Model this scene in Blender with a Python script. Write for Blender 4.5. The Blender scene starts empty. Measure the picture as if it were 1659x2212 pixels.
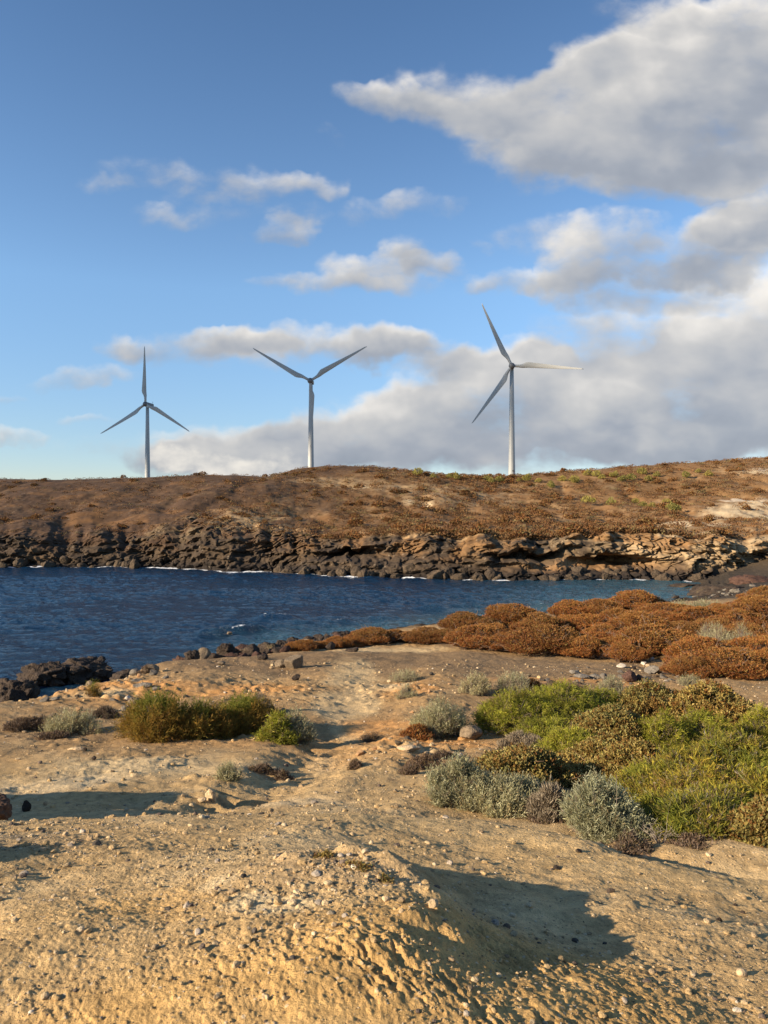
import bpy, bmesh, math, random
import numpy as np
from mathutils import Vector, Matrix

# ------------------------------------------------------------------ camera, world, sun, exposure
scene = bpy.context.scene
EYE = 11.0            # eye height above the sea (sea level is z = 0)
F = 1609.0            # focal length in units of a 1659 x 2212 picture
CX, CY = 829.5, 1106.0
cam_d = bpy.data.cameras.new('camera')
cam_d.sensor_fit = 'VERTICAL'
cam_d.sensor_height = 36.0
cam_d.lens = 36.0 * F / 2212.0
cam_d.clip_start = 0.1
cam_d.clip_end = 20000
cam = bpy.data.objects.new('camera', cam_d)
scene.collection.objects.link(cam)
cam.location = (0, 0, EYE)
cam.rotation_euler = (math.radians(90), 0, 0)
scene.camera = cam

SUN_EL = math.radians(20.5)
SUN_AZ = math.radians(24.0)      # light travels towards +x and a little away from the camera
ldir = Vector((math.cos(SUN_AZ) * math.cos(SUN_EL), math.sin(SUN_AZ) * math.cos(SUN_EL), -math.sin(SUN_EL)))
sun_d = bpy.data.lights.new('sun', 'SUN')
sun_d.energy = 5.0
sun_d.angle = math.radians(0.5)
sun_d.color = (1.0, 0.83, 0.62)
sun = bpy.data.objects.new('sun', sun_d)
scene.collection.objects.link(sun)
sun.rotation_euler = ldir.to_track_quat('-Z', 'Y').to_euler()

scene.view_settings.view_transform = 'Standard'
scene.view_settings.look = 'None'
scene.view_settings.gamma = 1
scene.view_settings.exposure = 1.04


class NT:
    """small helper for node trees"""
    def __init__(s, tree):
        s.t = tree
        s.n = tree.nodes
        s.l = tree.links

    def node(s, typ, ins=None, **kw):
        n = s.n.new(typ)
        for k, v in kw.items():
            setattr(n, k, v)
        for k, v in (ins or {}).items():
            if isinstance(v, bpy.types.NodeSocket):
                s.l.new(v, n.inputs[k])
            else:
                n.inputs[k].default_value = v
        return n

    def math(s, op, a, b=None, c=None, clamp=False):
        d = {0: a}
        if b is not None:
            d[1] = b
        if c is not None:
            d[2] = c
        return s.node('ShaderNodeMath', d, operation=op, use_clamp=clamp).outputs[0]

    def mix(s, f, a, b, blend='MIX'):
        n = s.n.new('ShaderNodeMix')
        n.data_type = 'RGBA'
        n.blend_type = blend
        for k, v in ((0, f), (6, a), (7, b)):
            if isinstance(v, bpy.types.NodeSocket):
                s.l.new(v, n.inputs[k])
            else:
                n.inputs[k].default_value = v if k == 0 else (*v, 1)[:4]
        return n.outputs[2]

    def ramp(s, f, stops, interp='LINEAR'):
        n = s.n.new('ShaderNodeValToRGB')
        n.color_ramp.interpolation = interp
        els = n.color_ramp.elements
        while len(els) > 1:
            els.remove(els[-1])
        els[0].position = stops[0][0]
        c = stops[0][1]
        els[0].color = (c, c, c, 1) if isinstance(c, (int, float)) else (*c, 1)
        for p, c in stops[1:]:
            e = els.new(p)
            e.color = (c, c, c, 1) if isinstance(c, (int, float)) else (*c, 1)
        s.l.new(f, n.inputs[0])
        return n.outputs[0]

    def smooth(s, v, a, b, o0=0.0, o1=1.0):
        n = s.node('ShaderNodeMapRange', {0: v, 1: a, 2: b, 3: o0, 4: o1}, interpolation_type='SMOOTHSTEP')
        return n.outputs[0]


def build_world():
    w = bpy.data.worlds.new('World')
    scene.world = w
    w.use_nodes = True
    w.node_tree.nodes.clear()
    g = NT(w.node_tree)
    out = g.node('ShaderNodeOutputWorld')
    sky = g.node('ShaderNodeTexSky', sky_type='NISHITA')
    sky.sun_disc = False
    sky.sun_elevation = SUN_EL
    # rotation: azimuth of the sun, clockwise from +Y
    sky.sun_rotation = math.atan2(-ldir.x, -ldir.y)
    sky.altitude = 0
    sky.air_density = 1.0
    sky.dust_density = 0.0
    sky.ozone_density = 3.0
    tc = g.node('ShaderNodeTexCoord')
    sep = g.node('ShaderNodeSeparateXYZ', {0: tc.outputs['Generated']})
    y = g.math('MAXIMUM', sep.outputs[1], 0.02)
    u = g.math('DIVIDE', sep.outputs[0], y)
    v = g.math('DIVIDE', sep.outputs[2], y)
    uv = g.node('ShaderNodeCombineXYZ', {0: u, 1: v, 2: 0.0}).outputs[0]
    # warp
    nz = g.node('ShaderNodeTexNoise', {'Vector': uv, 'Scale': 4.0, 'Detail': 2.0, 'Roughness': 0.5})
    wv = g.node('ShaderNodeVectorMath', {0: nz.outputs['Color'], 1: (0.5, 0.5, 0.5)}, operation='SUBTRACT').outputs[0]
    wv = g.node('ShaderNodeVectorMath', {0: wv, 1: (0.10, 0.05, 0.0)}, operation='MULTIPLY').outputs[0]
    uvw = g.node('ShaderNodeVectorMath', {0: uv, 1: wv}, operation='ADD').outputs[0]
    nz = g.node('ShaderNodeTexNoise', {'Vector': uv, 'Scale': 17.0, 'Detail': 3.0, 'Roughness': 0.55})
    wv = g.node('ShaderNodeVectorMath', {0: nz.outputs['Color'], 1: (0.5, 0.5, 0.5)}, operation='SUBTRACT').outputs[0]
    wv = g.node('ShaderNodeVectorMath', {0: wv, 1: (0.085, 0.055, 0.0)}, operation='MULTIPLY').outputs[0]
    uvw = g.node('ShaderNodeVectorMath', {0: uvw, 1: wv}, operation='ADD').outputs[0]
    blobs = [
        # px, py, rx, ry, rotation (deg, ccw), weight
        (1350, 215, 300, 120, 12, 1.0), (1560, 130, 280, 130, 14, 1.1), (1060, 215, 300, 62, 4, 0.75), (850, 222, 130, 34, -4, 0.5),
        (1480, 270, 330, 110, 0, 0.9), (1230, 325, 240, 78, -12, 0.55), (1300, 120, 150, 62, 25, 0.6), (1120, 365, 150, 40, -14, 0.35),
        (1420, 380, 200, 50, 0, 0.45), (1610, 400, 120, 50, 0, 0.4), (1420, 20, 160, 36, -10, 0.42), (1640, 290, 170, 100, 0, 0.5), (1530, 10, 60, 22, 0, .2),
        (1275, 540, 125, 74, 22, 0.80), (1345, 628, 190, 50, -3, 0.80), (1560, 530, 220, 66, 12, 0.95), (1640, 470, 110, 50, 12, 0.6), (1400, 500, 60, 34, 20, 0.35), (1500, 590, 130, 34, 0, .4),
        (1430, 750, 240, 80, -8, 0.8), (1620, 740, 200, 140, 25, 1.1), (1120, 785, 120, 52, 0, 0.7),
        (1010, 850, 220, 82, 12, 0.85), (1330, 880, 380, 110, 0, 0.85), (900, 920, 300, 90, 8, 0.85), (1150, 850, 170, 80, 0, .7),
        (690, 945, 250, 55, 5, 0.70), (1100, 980, 460, 60, 0, 0.65), (1590, 880, 260, 120, 0, 0.9), (1430, 960, 200, 40, 0, .4),
        (400, 960, 240, 42, 4, 0.60), (390, 985, 110, 40, 0, 0.8), (530, 1000, 130, 40, 0, 0.75), (620, 1010, 90, 40, 0, 0.7),
        (430, 748, 190, 34, 0, 0.62), (690, 742, 250, 34, -2, 0.66), (880, 758, 170, 40, -4, 0.75), (560, 770, 110, 34, 0, 0.4), (280, 752, 60, 24, 0, .35),
        (480, 392, 250, 42, -6, 0.46), (600, 400, 130, 34, 0, .26), (450, 450, 130, 44, 0, .28), (595, 505, 80, 30, 8, 0.62), (330, 478, 80, 26, 0, 0.34), (630, 466, 70, 22, 0, 0.42),
        (860, 450, 130, 30, 5, 0.48), (800, 590, 160, 46, 8, 0.72), (950, 578, 70, 30, 0, 0.6), (640, 612, 100, 20, 4, 0.40), (870, 620, 150, 22, 0, .35),
        (175, 815, 120, 26, 8, 0.45), (25, 950, 100, 22, 0, 0.55), (220, 908, 80, 12, 0, 0.35), (0, 870, 50, 16, 0, 0.45),
        (1040, 612, 40, 20, 0, 0.5), (1120, 605, 70, 34, 0, 0.42), (1150, 510, 110, 40, 0, 0.34), (890, 535, 80, 24, 0, 0.38), (220, 398, 50, 24, 0, 0.40), (1030, 528, 40, 20, 0, .4),
        (730, 300, 60, 22, 0, 0.34), (700, 400, 60, 30, 0, .25),
    ]
    acc = None
    sh = None
    for (px, py, rx, ry, rot, wt) in blobs:
        # chained so that the node compiler works through the blobs one after another
        vin = uvw if acc is None else g.node('ShaderNodeVectorMath', {0: acc, 1: (1e-9, 1e-9, 1e-9), 2: uvw}, operation='MULTIPLY_ADD').outputs[0]
        mp = g.node('ShaderNodeMapping', {'Vector': vin, 'Location': ((px - CX) / F, (CY - py) / F, 0),
                                          'Rotation': (0, 0, math.radians(rot)), 'Scale': (rx / F * 1.25, ry / F * 1.3, 1)}, vector_type='TEXTURE')
        d2 = g.node('ShaderNodeVectorMath', {0: mp.outputs[0], 1: mp.outputs[0]}, operation='DOT_PRODUCT').outputs['Value']
        k = g.math('SUBTRACT', 1.0, d2, clamp=True)
        sy = g.node('ShaderNodeSeparateXYZ', {0: mp.outputs[0]}).outputs[1]
        kw = g.math('MULTIPLY', k, wt)
        pair = g.node('ShaderNodeCombineXYZ', {0: kw, 1: g.math('MULTIPLY', kw, sy), 2: 0.0}).outputs[0]
        acc = pair if acc is None else g.node('ShaderNodeVectorMath', {0: acc, 1: pair}, operation='ADD').outputs[0]
    sp = g.node('ShaderNodeSeparateXYZ', {0: acc})
    acc = sp.outputs[0]
    sh = sp.outputs[1]
    shade = g.math('DIVIDE', sh, g.math('ADD', acc, 0.08))       # +1 at the top of a cloud, -1 at its base
    st = g.node('ShaderNodeVectorMath', {0: uv, 1: (1.0, 1.55, 1.0)}, operation='MULTIPLY').outputs[0]
    n1 = g.node('ShaderNodeTexNoise', {'Vector': st, 'Scale': 7.0, 'Detail': 10.0, 'Roughness': 0.57, 'Distortion': 0.1}).outputs[0]
    st2 = g.node('ShaderNodeVectorMath', {0: st, 1: (-0.024, 0.032, 0.0)}, operation='ADD').outputs[0]
    n1s = g.node('ShaderNodeTexNoise', {'Vector': st, 'Scale': 4.2, 'Detail': 4.0, 'Roughness': 0.5, 'Distortion': 0.1}).outputs[0]
    n2s = g.node('ShaderNodeTexNoise', {'Vector': st2, 'Scale': 4.2, 'Detail': 4.0, 'Roughness': 0.5, 'Distortion': 0.1}).outputs[0]
    acc_s = g.math('MINIMUM', acc, 1.1)
    nn = g.math('MULTIPLY', g.math('SUBTRACT', n1, 0.5), g.math('MULTIPLY', g.smooth(acc, 0.0, 0.30), 2.2))
    dens = g.math('ADD', acc_s, nn)
    alpha = g.smooth(dens, 0.06, 1.02)
    alpha = g.math('MULTIPLY', alpha, 0.97)
    front = g.smooth(sep.outputs[1], 0.1, 0.35)
    alpha = g.math('MULTIPLY', alpha, front)
    # light and shade of the cloud mass
    lit = g.math('ADD', g.math('MULTIPLY', g.math('SUBTRACT', n1s, n2s), 1.4), g.math("MULTIPLY", shade, 0.50))
    lit = g.math('ADD', lit, g.math('MULTIPLY', g.math('SUBTRACT', n1, 0.5), 0.45))
    lit = g.math('ADD', lit, g.math('MULTIPLY', g.math('SUBTRACT', 0.95, acc_s), 0.22))
    col = g.ramp(g.math('ADD', lit, 0.52), [(0.0, (0.120, 0.138, 0.172)), (0.35, (0.185, 0.200, 0.228)), (0.65, (0.295, 0.292, 0.290)), (1.0, (0.475, 0.450, 0.415))])
    # a warm bright cloud close to the hill
    skyc = g.node('ShaderNodeVectorMath', {0: sky.outputs[0], 1: (SKY_S * 0.97, SKY_S * 0.985, SKY_S * 1.0)}, operation='MULTIPLY').outputs[0]
    dim = g.ramp(sep.outputs[2], [(0.0, (0.62, 0.605, 0.68)), (0.10, (0.70, 0.705, 0.76)), (0.28, (0.91, 0.95, 0.96)), (0.60, (0.62, 0.70, 0.76))])
    skyc = g.mix(1.0, skyc, dim, 'MULTIPLY')
    full = g.mix(alpha, skyc, col)
    # small bright heaps of cumulus low above the hill
    acc2 = None
    for (px, py, rx, ry, rot, wt) in [(385, 985, 80, 34, 0, .9), (350, 972, 50, 30, 0, .6), (440, 1000, 60, 26, 0, .6), (515, 995, 55, 30, 0, .9), (545, 1012, 40, 20, 0, .7), (610, 1008, 60, 34, 0, .5)]:
        mp = g.node('ShaderNodeMapping', {'Vector': uvw, 'Location': ((px - CX) / F, (CY - py) / F, 0), 'Rotation': (0, 0, math.radians(rot)), 'Scale': (rx / F * 1.2, ry / F * 1.2, 1)}, vector_type='TEXTURE')
        d2 = g.node('ShaderNodeVectorMath', {0: mp.outputs[0], 1: mp.outputs[0]}, operation='DOT_PRODUCT').outputs['Value']
        k = g.math('MULTIPLY', g.math('SUBTRACT', 1.0, d2, clamp=True), wt)
        acc2 = k if acc2 is None else g.math('ADD', acc2, k)
    nb = g.node('ShaderNodeTexNoise', {'Vector': st, 'Scale': 22.0, 'Detail': 6.0, 'Roughness': 0.55}).outputs[0]
    d2 = g.math('ADD', acc2, g.math('MULTIPLY', g.math('SUBTRACT', nb, 0.5), 1.6))
    a2 = g.math('MULTIPLY', g.math('MULTIPLY', g.smooth(d2, 0.05, 1.0), g.smooth(acc2, 0.0, 0.2)), g.math('MULTIPLY', front, 0.85))
    full = g.mix(a2, full, g.ramp(nb, [(0.3, (0.288, 0.288, 0.288)), (0.62, (0.448, 0.424, 0.384))]))
    bg = g.node('ShaderNodeBackground', {'Color': full, 'Strength': 1.0})
    g.l.new(bg.outputs[0], out.inputs[0])


SKY_S = 0.105
build_world()

# ------------------------------------------------------------------ numpy noise
_rng = np.random.default_rng(7)
_P = _rng.permutation(65536).astype(np.int64)


def _h(ix, iy, iz=0, s=0):
    a = _P[(ix + 7919 * s) & 65535]
    a = _P[(a + iy) & 65535]
    a = _P[(a + iz) & 65535]
    return a


def _r(h, k=0):
    return _P[(h + 101 * k + 17) & 65535] / 65535.0


def pnoise(x, y, z=None, s=0):
    """gradient noise about -1..1 (2D if z is None)"""
    if z is None:
        ix = np.floor(x).astype(np.int64); iy = np.floor(y).astype(np.int64)
        fx = x - ix; fy = y - iy
        u = fx * fx * fx * (fx * (fx * 6 - 15) + 10); v = fy * fy * fy * (fy * (fy * 6 - 15) + 10)
        def gr(dx, dy):
            a = _r(_h(ix + dx, iy + dy, 0, s)) * (2 * math.pi)
            return np.cos(a) * (fx - dx) + np.sin(a) * (fy - dy)
        a = gr(0, 0); b = gr(1, 0); c = gr(0, 1); d = gr(1, 1)
        return 1.5 * ((a + u * (b - a)) * (1 - v) + (c + u * (d - c)) * v)
    ix = np.floor(x).astype(np.int64); iy = np.floor(y).astype(np.int64); iz = np.floor(z).astype(np.int64)
    fx = x - ix; fy = y - iy; fz = z - iz
    u = fx * fx * (3 - 2 * fx); v = fy * fy * (3 - 2 * fy); w = fz * fz * (3 - 2 * fz)
    def vl(dx, dy, dz):
        return _r(_h(ix + dx, iy + dy, iz + dz, s)) * 2 - 1
    o = 0
    for dz in (0, 1):
        wz = w if dz else 1 - w
        for dy in (0, 1):
            wy = v if dy else 1 - v
            o = o + wz * wy * (vl(0, dy, dz) * (1 - u) + vl(1, dy, dz) * u)
    return o


def fbm(x, y, z=None, o=4, s=0, g=0.5):
    t = 0; a = 1.0; n = 0; f = 1.0
    for i in range(o):
        t = t + a * pnoise(x * f, y * f, None if z is None else z * f, s + i)
        n += a; a *= g; f *= 2.03
    return t / n


def worley(x, y, z=None, s=0):
    """returns F1, F2 and a random 0..1 per cell"""
    ix = np.floor(x).astype(np.int64); iy = np.floor(y).astype(np.int64)
    iz = np.zeros_like(ix) if z is None else np.floor(z).astype(np.int64)
    f1 = np.full(x.shape, 9.0); f2 = np.full(x.shape, 9.0); cid = np.zeros(x.shape)
    for dz in ((0,) if z is None else (-1, 0, 1)):
        for dy in (-1, 0, 1):
            for dx in (-1, 0, 1):
                h = _h(ix + dx, iy + dy, iz + dz, s)
                d = (ix + dx + _r(h, 1) - x) ** 2 + (iy + dy + _r(h, 2) - y) ** 2
                if z is not None:
                    d = d + (iz + dz + _r(h, 3) - z) ** 2
                m = d < f1
                f2 = np.where(m, f1, np.minimum(f2, d))
                cid = np.where(m, _r(h, 4), cid)
                f1 = np.where(m, d, f1)
    return np.sqrt(f1), np.sqrt(f2), cid


def sstep(a, b, x):
    t = np.clip((x - a) / (b - a), 0, 1)
    return t * t * (3 - 2 * t)


def lerp3(c, col, m):
    return c * (1 - m[:, None]) + np.array(col)[None, :] * m[:, None]


# ------------------------------------------------------------------ object helpers
COL = scene.collection


def make_mesh(name, V, Fq, col=None, smooth=True, extra=None):
    """V (n,3), Fq (m,k) faces of one size or a list of such arrays"""
    me = bpy.data.meshes.new(name)
    V = np.ascontiguousarray(V, dtype=np.float32)
    Fs = Fq if isinstance(Fq, list) else [Fq]
    Fs = [f for f in Fs if len(f)]
    loops = np.concatenate([f.ravel() for f in Fs]).astype(np.int32)
    tot = np.concatenate([np.full(len(f), f.shape[1]) for f in Fs]).astype(np.int32)
    start = np.concatenate([[0], np.cumsum(tot)[:-1]]).astype(np.int32)
    me.vertices.add(len(V)); me.vertices.foreach_set('co', V.ravel())
    me.loops.add(len(loops)); me.loops.foreach_set('vertex_index', loops)
    me.polygons.add(len(tot)); me.polygons.foreach_set('loop_start', start); me.polygons.foreach_set('loop_total', tot)
    me.polygons.foreach_set('use_smooth', np.full(len(tot), smooth, dtype=bool))
    if col is not None:
        a = me.color_attributes.new('tint', 'FLOAT_COLOR', 'POINT')
        c = np.ones((len(V), 4), dtype=np.float32); c[:, :3] = col
        a.data.foreach_set('color', c.ravel())
    for k, v in (extra or {}).items():
        a = me.attributes.new(k, 'FLOAT', 'POINT')
        a.data.foreach_set('value', np.ascontiguousarray(v, dtype=np.float32))
    me.update(calc_edges=True)
    me.validate(verbose=False)
    return me


def link(name, me, mat=None, parent=None, loc=None):
    o = bpy.data.objects.new(name, me)
    COL.objects.link(o)
    if mat is not None and me is not None and not me.materials:
        me.materials.append(mat)
    if parent is not None:
        o.parent = parent
    if loc is not None:
        o.location = loc
    return o


def tag(o, label=None, cat=None, group=None, kind=None):
    if label: o['label'] = label
    if cat: o['category'] = cat
    if group: o['group'] = group
    if kind: o['kind'] = kind
    return o


def copy_tree(o, parent=None):
    c = o.copy()
    COL.objects.link(c)
    c.parent = parent
    for ch in list(o.children):
        copy_tree(ch, c)
    return c


def grid_faces(nr, nc):
    i = np.arange((nr - 1) * nc).reshape(nr - 1, nc)[:, :-1].ravel()
    return np.stack([i, i + 1, i + nc + 1, i + nc], 1)


# ------------------------------------------------------------------ materials
def mat_new(name):
    m = bpy.data.materials.new(name)
    m.use_nodes = True
    m.node_tree.nodes.clear()
    return m, NT(m.node_tree)


def mat_soil(name, speck=1.0, rough=0.95, bump=0.5, scales=(34, 150, 9)):
    """dry stony soil: the tint attribute, broken up by grit of several sizes"""
    m, g = mat_new(name)
    out = g.node('ShaderNodeOutputMaterial')
    at = g.node('ShaderNodeAttribute', attribute_name='tint').outputs['Color']
    co = g.node('ShaderNodeNewGeometry').outputs['Position']
    n0 = g.node('ShaderNodeTexNoise', {'Vector': co, 'Scale': scales[2] / 10.0, 'Detail': 6.0, 'Roughness': 0.6}).outputs[0]
    n1 = g.node('ShaderNodeTexNoise', {'Vector': co, 'Scale': float(scales[2]), 'Detail': 8.0, 'Roughness': 0.7}).outputs[0]
    n2 = g.node('ShaderNodeTexNoise', {'Vector': co, 'Scale': float(scales[1]), 'Detail': 4.0, 'Roughness': 0.7}).outputs[0]
    vo = g.node('ShaderNodeTexVoronoi', {'Vector': co, 'Scale': float(scales[0])})
    vo2 = g.node('ShaderNodeTexVoronoi', {'Vector': co, 'Scale': float(scales[0]) * 3.1})
    c = g.mix(1.0, at, g.ramp(n0, [(0.3, 0.84), (0.7, 1.12)]), 'MULTIPLY')
    c = g.mix(1.0, c, g.ramp(n1, [(0.28, 0.66), (0.5, 1.0), (0.72, 1.22)]), 'MULTIPLY')
    c = g.mix(0.7 * speck, c, g.ramp(n2, [(0.3, 0.55), (0.5, 1.0), (0.7, 1.3)]), 'MULTIPLY')
    # scattered pale and dark grit
    rnd = g.node('ShaderNodeSeparateColor', {0: vo.outputs['Color']})
    near = g.smooth(vo.outputs['Distance'], 0.34, 0.18)
    dk = g.math('MULTIPLY', near, g.math('GREATER_THAN', rnd.outputs[0], 0.80))
    lt = g.math('MULTIPLY', near, g.math('LESS_THAN', rnd.outputs[0], 0.16))
    c = g.mix(g.math('MULTIPLY', dk, 0.62 * speck), c, (0.07, 0.055, 0.045))
    c = g.mix(g.math('MULTIPLY', lt, 0.55 * speck), c, (0.60, 0.50, 0.36))
    rnd2 = g.node('ShaderNodeSeparateColor', {0: vo2.outputs['Color']})
    near2 = g.smooth(vo2.outputs['Distance'], 0.36, 0.18)
    dk2 = g.math('MULTIPLY', near2, g.math('GREATER_THAN', rnd2.outputs[0], 0.78))
    c = g.mix(g.math('MULTIPLY', dk2, 0.5 * speck), c, (0.10, 0.075, 0.055))
    n3 = g.node('ShaderNodeTexNoise', {'Vector': co, 'Scale': float(scales[1]) * 0.36, 'Detail': 5.0, 'Roughness': 0.7}).outputs[0]
    hsum = g.math('ADD', g.math('MULTIPLY', n1, 0.05), g.math('ADD', g.math('MULTIPLY', n2, 0.016), g.math('MULTIPLY', n3, 0.03)))
    hsum = g.math('ADD', hsum, g.math('MULTIPLY', g.smooth(vo.outputs['Distance'], 0.5, 0.0), 0.012))
    bp = g.node('ShaderNodeBump', {'Height': hsum, 'Strength': bump, 'Distance': 1.0})
    bs = g.node('ShaderNodeBsdfPrincipled', {'Base Color': c, 'Roughness': rough, 'Specular IOR Level': 0.12, 'Normal': bp.outputs[0]})
    g.l.new(bs.outputs[0], out.inputs[0])
    return m


def mat_rock(name, c1, c2, scale=3.0, bump=0.25, spots=None):
    m, g = mat_new(name)
    out = g.node('ShaderNodeOutputMaterial')
    co = g.node('ShaderNodeTexCoord').outputs['Object']
    oi = g.node('ShaderNodeObjectInfo').outputs['Random']
    off = g.node('ShaderNodeCombineXYZ', {0: g.math('MULTIPLY', oi, 37.0), 1: g.math('MULTIPLY', oi, 11.0), 2: 0.0}).outputs[0]
    p = g.node('ShaderNodeVectorMath', {0: co, 1: off}, operation='ADD').outputs[0]
    n1 = g.node('ShaderNodeTexNoise', {'Vector': p, 'Scale': scale, 'Detail': 8.0, 'Roughness': 0.68}).outputs[0]
    n2 = g.node('ShaderNodeTexNoise', {'Vector': p, 'Scale': scale * 7, 'Detail': 6.0, 'Roughness': 0.7}).outputs[0]
    vo = g.node('ShaderNodeTexVoronoi', {'Vector': p, 'Scale': scale * 9}).outputs['Distance']
    c = g.mix(g.ramp(n1, [(0.32, 0.0), (0.68, 1.0)]), c1, c2)
    c = g.mix(1.0, c, g.ramp(n2, [(0.3, 0.6), (0.7, 1.35)]), 'MULTIPLY')
    if spots:
        c = g.mix(g.ramp(n1, [(0.58, 0.0), (0.66, 0.8)]), c, spots)
    h = g.math('ADD', g.math('MULTIPLY', n1, 0.6), g.math('ADD', g.math('MULTIPLY', n2, 0.25), g.math('MULTIPLY', vo, 0.2)))
    bp = g.node('ShaderNodeBump', {'Height': h, 'Strength': 0.8, 'Distance': bump})
    bs = g.node('ShaderNodeBsdfPrincipled', {'Base Color': c, 'Roughness': 0.9, 'Specular IOR Level': 0.2, 'Normal': bp.outputs[0]})
    g.l.new(bs.outputs[0], out.inputs[0])
    return m


def mat_leaf(name, trans=0.25):
    m, g = mat_new(name)
    out = g.node('ShaderNodeOutputMaterial')
    at = g.node('ShaderNodeAttribute', attribute_name='tint').outputs['Color']
    oi = g.node('ShaderNodeObjectInfo').outputs['Random']
    c = g.mix(1.0, at, g.ramp(oi, [(0.0, (0.86, 0.9, 0.92)), (1.0, (1.14, 1.08, 1.0))]), 'MULTIPLY')
    d = g.node('ShaderNodeBsdfPrincipled', {'Base Color': c, 'Roughness': 0.75, 'Specular IOR Level': 0.15})
    t = g.node('ShaderNodeBsdfTranslucent', {'Color': c})
    mx = g.node('ShaderNodeMixShader', {0: trans, 1: d.outputs[0], 2: t.outputs[0]})
    g.l.new(mx.outputs[0], out.inputs[0])
    return m


def mat_wood(name, c1, c2):
    m, g = mat_new(name)
    out = g.node('ShaderNodeOutputMaterial')
    co = g.node('ShaderNodeTexCoord').outputs['Object']
    n = g.node('ShaderNodeTexNoise', {'Vector': co, 'Scale': 14.0, 'Detail': 5.0}).outputs[0]
    c = g.mix(g.ramp(n, [(0.35, 0.0), (0.65, 1.0)]), c1, c2)
    bp = g.node('ShaderNodeBump', {'Height': n, 'Strength': 0.5, 'Distance': 0.02})
    bs = g.node('ShaderNodeBsdfPrincipled', {'Base Color': c, 'Roughness': 0.9, 'Normal': bp.outputs[0]})
    g.l.new(bs.outputs[0], out.inputs[0])
    return m


def mat_paint(name, c, rough=0.45):
    m, g = mat_new(name)
    out = g.node('ShaderNodeOutputMaterial')
    co = g.node('ShaderNodeTexCoord').outputs['Object']
    st = g.node('ShaderNodeVectorMath', {0: co, 1: (1.0, 1.0, 0.12)}, operation='MULTIPLY').outputs[0]
    n = g.node('ShaderNodeTexNoise', {'Vector': st, 'Scale': 1.6, 'Detail': 6.0, 'Roughness': 0.65}).outputs[0]
    k = g.mix(1.0, c, g.ramp(n, [(0.3, 0.86), (0.6, 1.05)]), 'MULTIPLY')
    bs = g.node('ShaderNodeBsdfPrincipled', {'Base Color': k, 'Roughness': rough, 'Specular IOR Level': 0.4})
    g.l.new(bs.outputs[0], out.inputs[0])
    return m


M_SOIL = mat_soil('dry_stony_soil', speck=1.0, bump=0.6)
M_FAR = mat_soil('scrubby_hill_soil', speck=0.25, bump=1.0, scales=(1.2, 3.0, 0.35))
M_LAVA = mat_rock('black_lava', (0.030, 0.022, 0.017), (0.085, 0.060, 0.042), 1.2, 0.3, spots=(0.10, 0.075, 0.035))
M_REDLAVA = mat_rock('red_brown_lava', (0.050, 0.026, 0.018), (0.11, 0.06, 0.042), 1.6, 0.2)
M_REDEARTH = mat_rock('shaded_red_earth', (0.085, 0.048, 0.03), (0.16, 0.092, 0.055), 2.0, 0.15)  # the boulder's shade is put into this darker red
M_BROWN = mat_rock('brown_stone', (0.13, 0.095, 0.06), (0.22, 0.165, 0.105), 2.0, 0.15)
M_GREY = mat_rock('grey_stone', (0.12, 0.102, 0.08), (0.215, 0.185, 0.145), 2.0, 0.12)
M_TAN = mat_rock('tan_sandstone', (0.40, 0.28, 0.15), (0.56, 0.42, 0.26), 3.0, 0.06)
M_ORANGE = mat_rock('orange_sandstone', (0.45, 0.24, 0.10), (0.60, 0.37, 0.19), 2.5, 0.08)
M_WHITE = mat_rock('pale_stone', (0.44, 0.37, 0.28), (0.58, 0.51, 0.41), 2.5, 0.06)
M_CLIFFROCK = mat_rock('cliff_lava', (0.035, 0.026, 0.019), (0.12, 0.085, 0.052), 0.5, 0.6)
M_LEAF = mat_leaf('leaf', 0.34)
M_DRY = mat_leaf('dry_leaf', 0.10)
M_BARK = mat_wood('grey_bark', (0.16, 0.12, 0.085), (0.30, 0.24, 0.18))
M_DEAD = mat_wood('bleached_twig', (0.19, 0.15, 0.11), (0.32, 0.265, 0.205))
M_BROWNBARK = mat_wood('brown_bark', (0.14, 0.085, 0.05), (0.26, 0.17, 0.11))
M_PAINT = mat_paint('turbine_paint', (0.37, 0.375, 0.355))
M_PAINTD = mat_paint('turbine_hub_shade_paint', (0.14, 0.145, 0.15))  # hub shade put into a darker tone; nacelle and door share it
M_METAL = mat_paint('dark_metal', (0.06, 0.06, 0.065))

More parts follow.
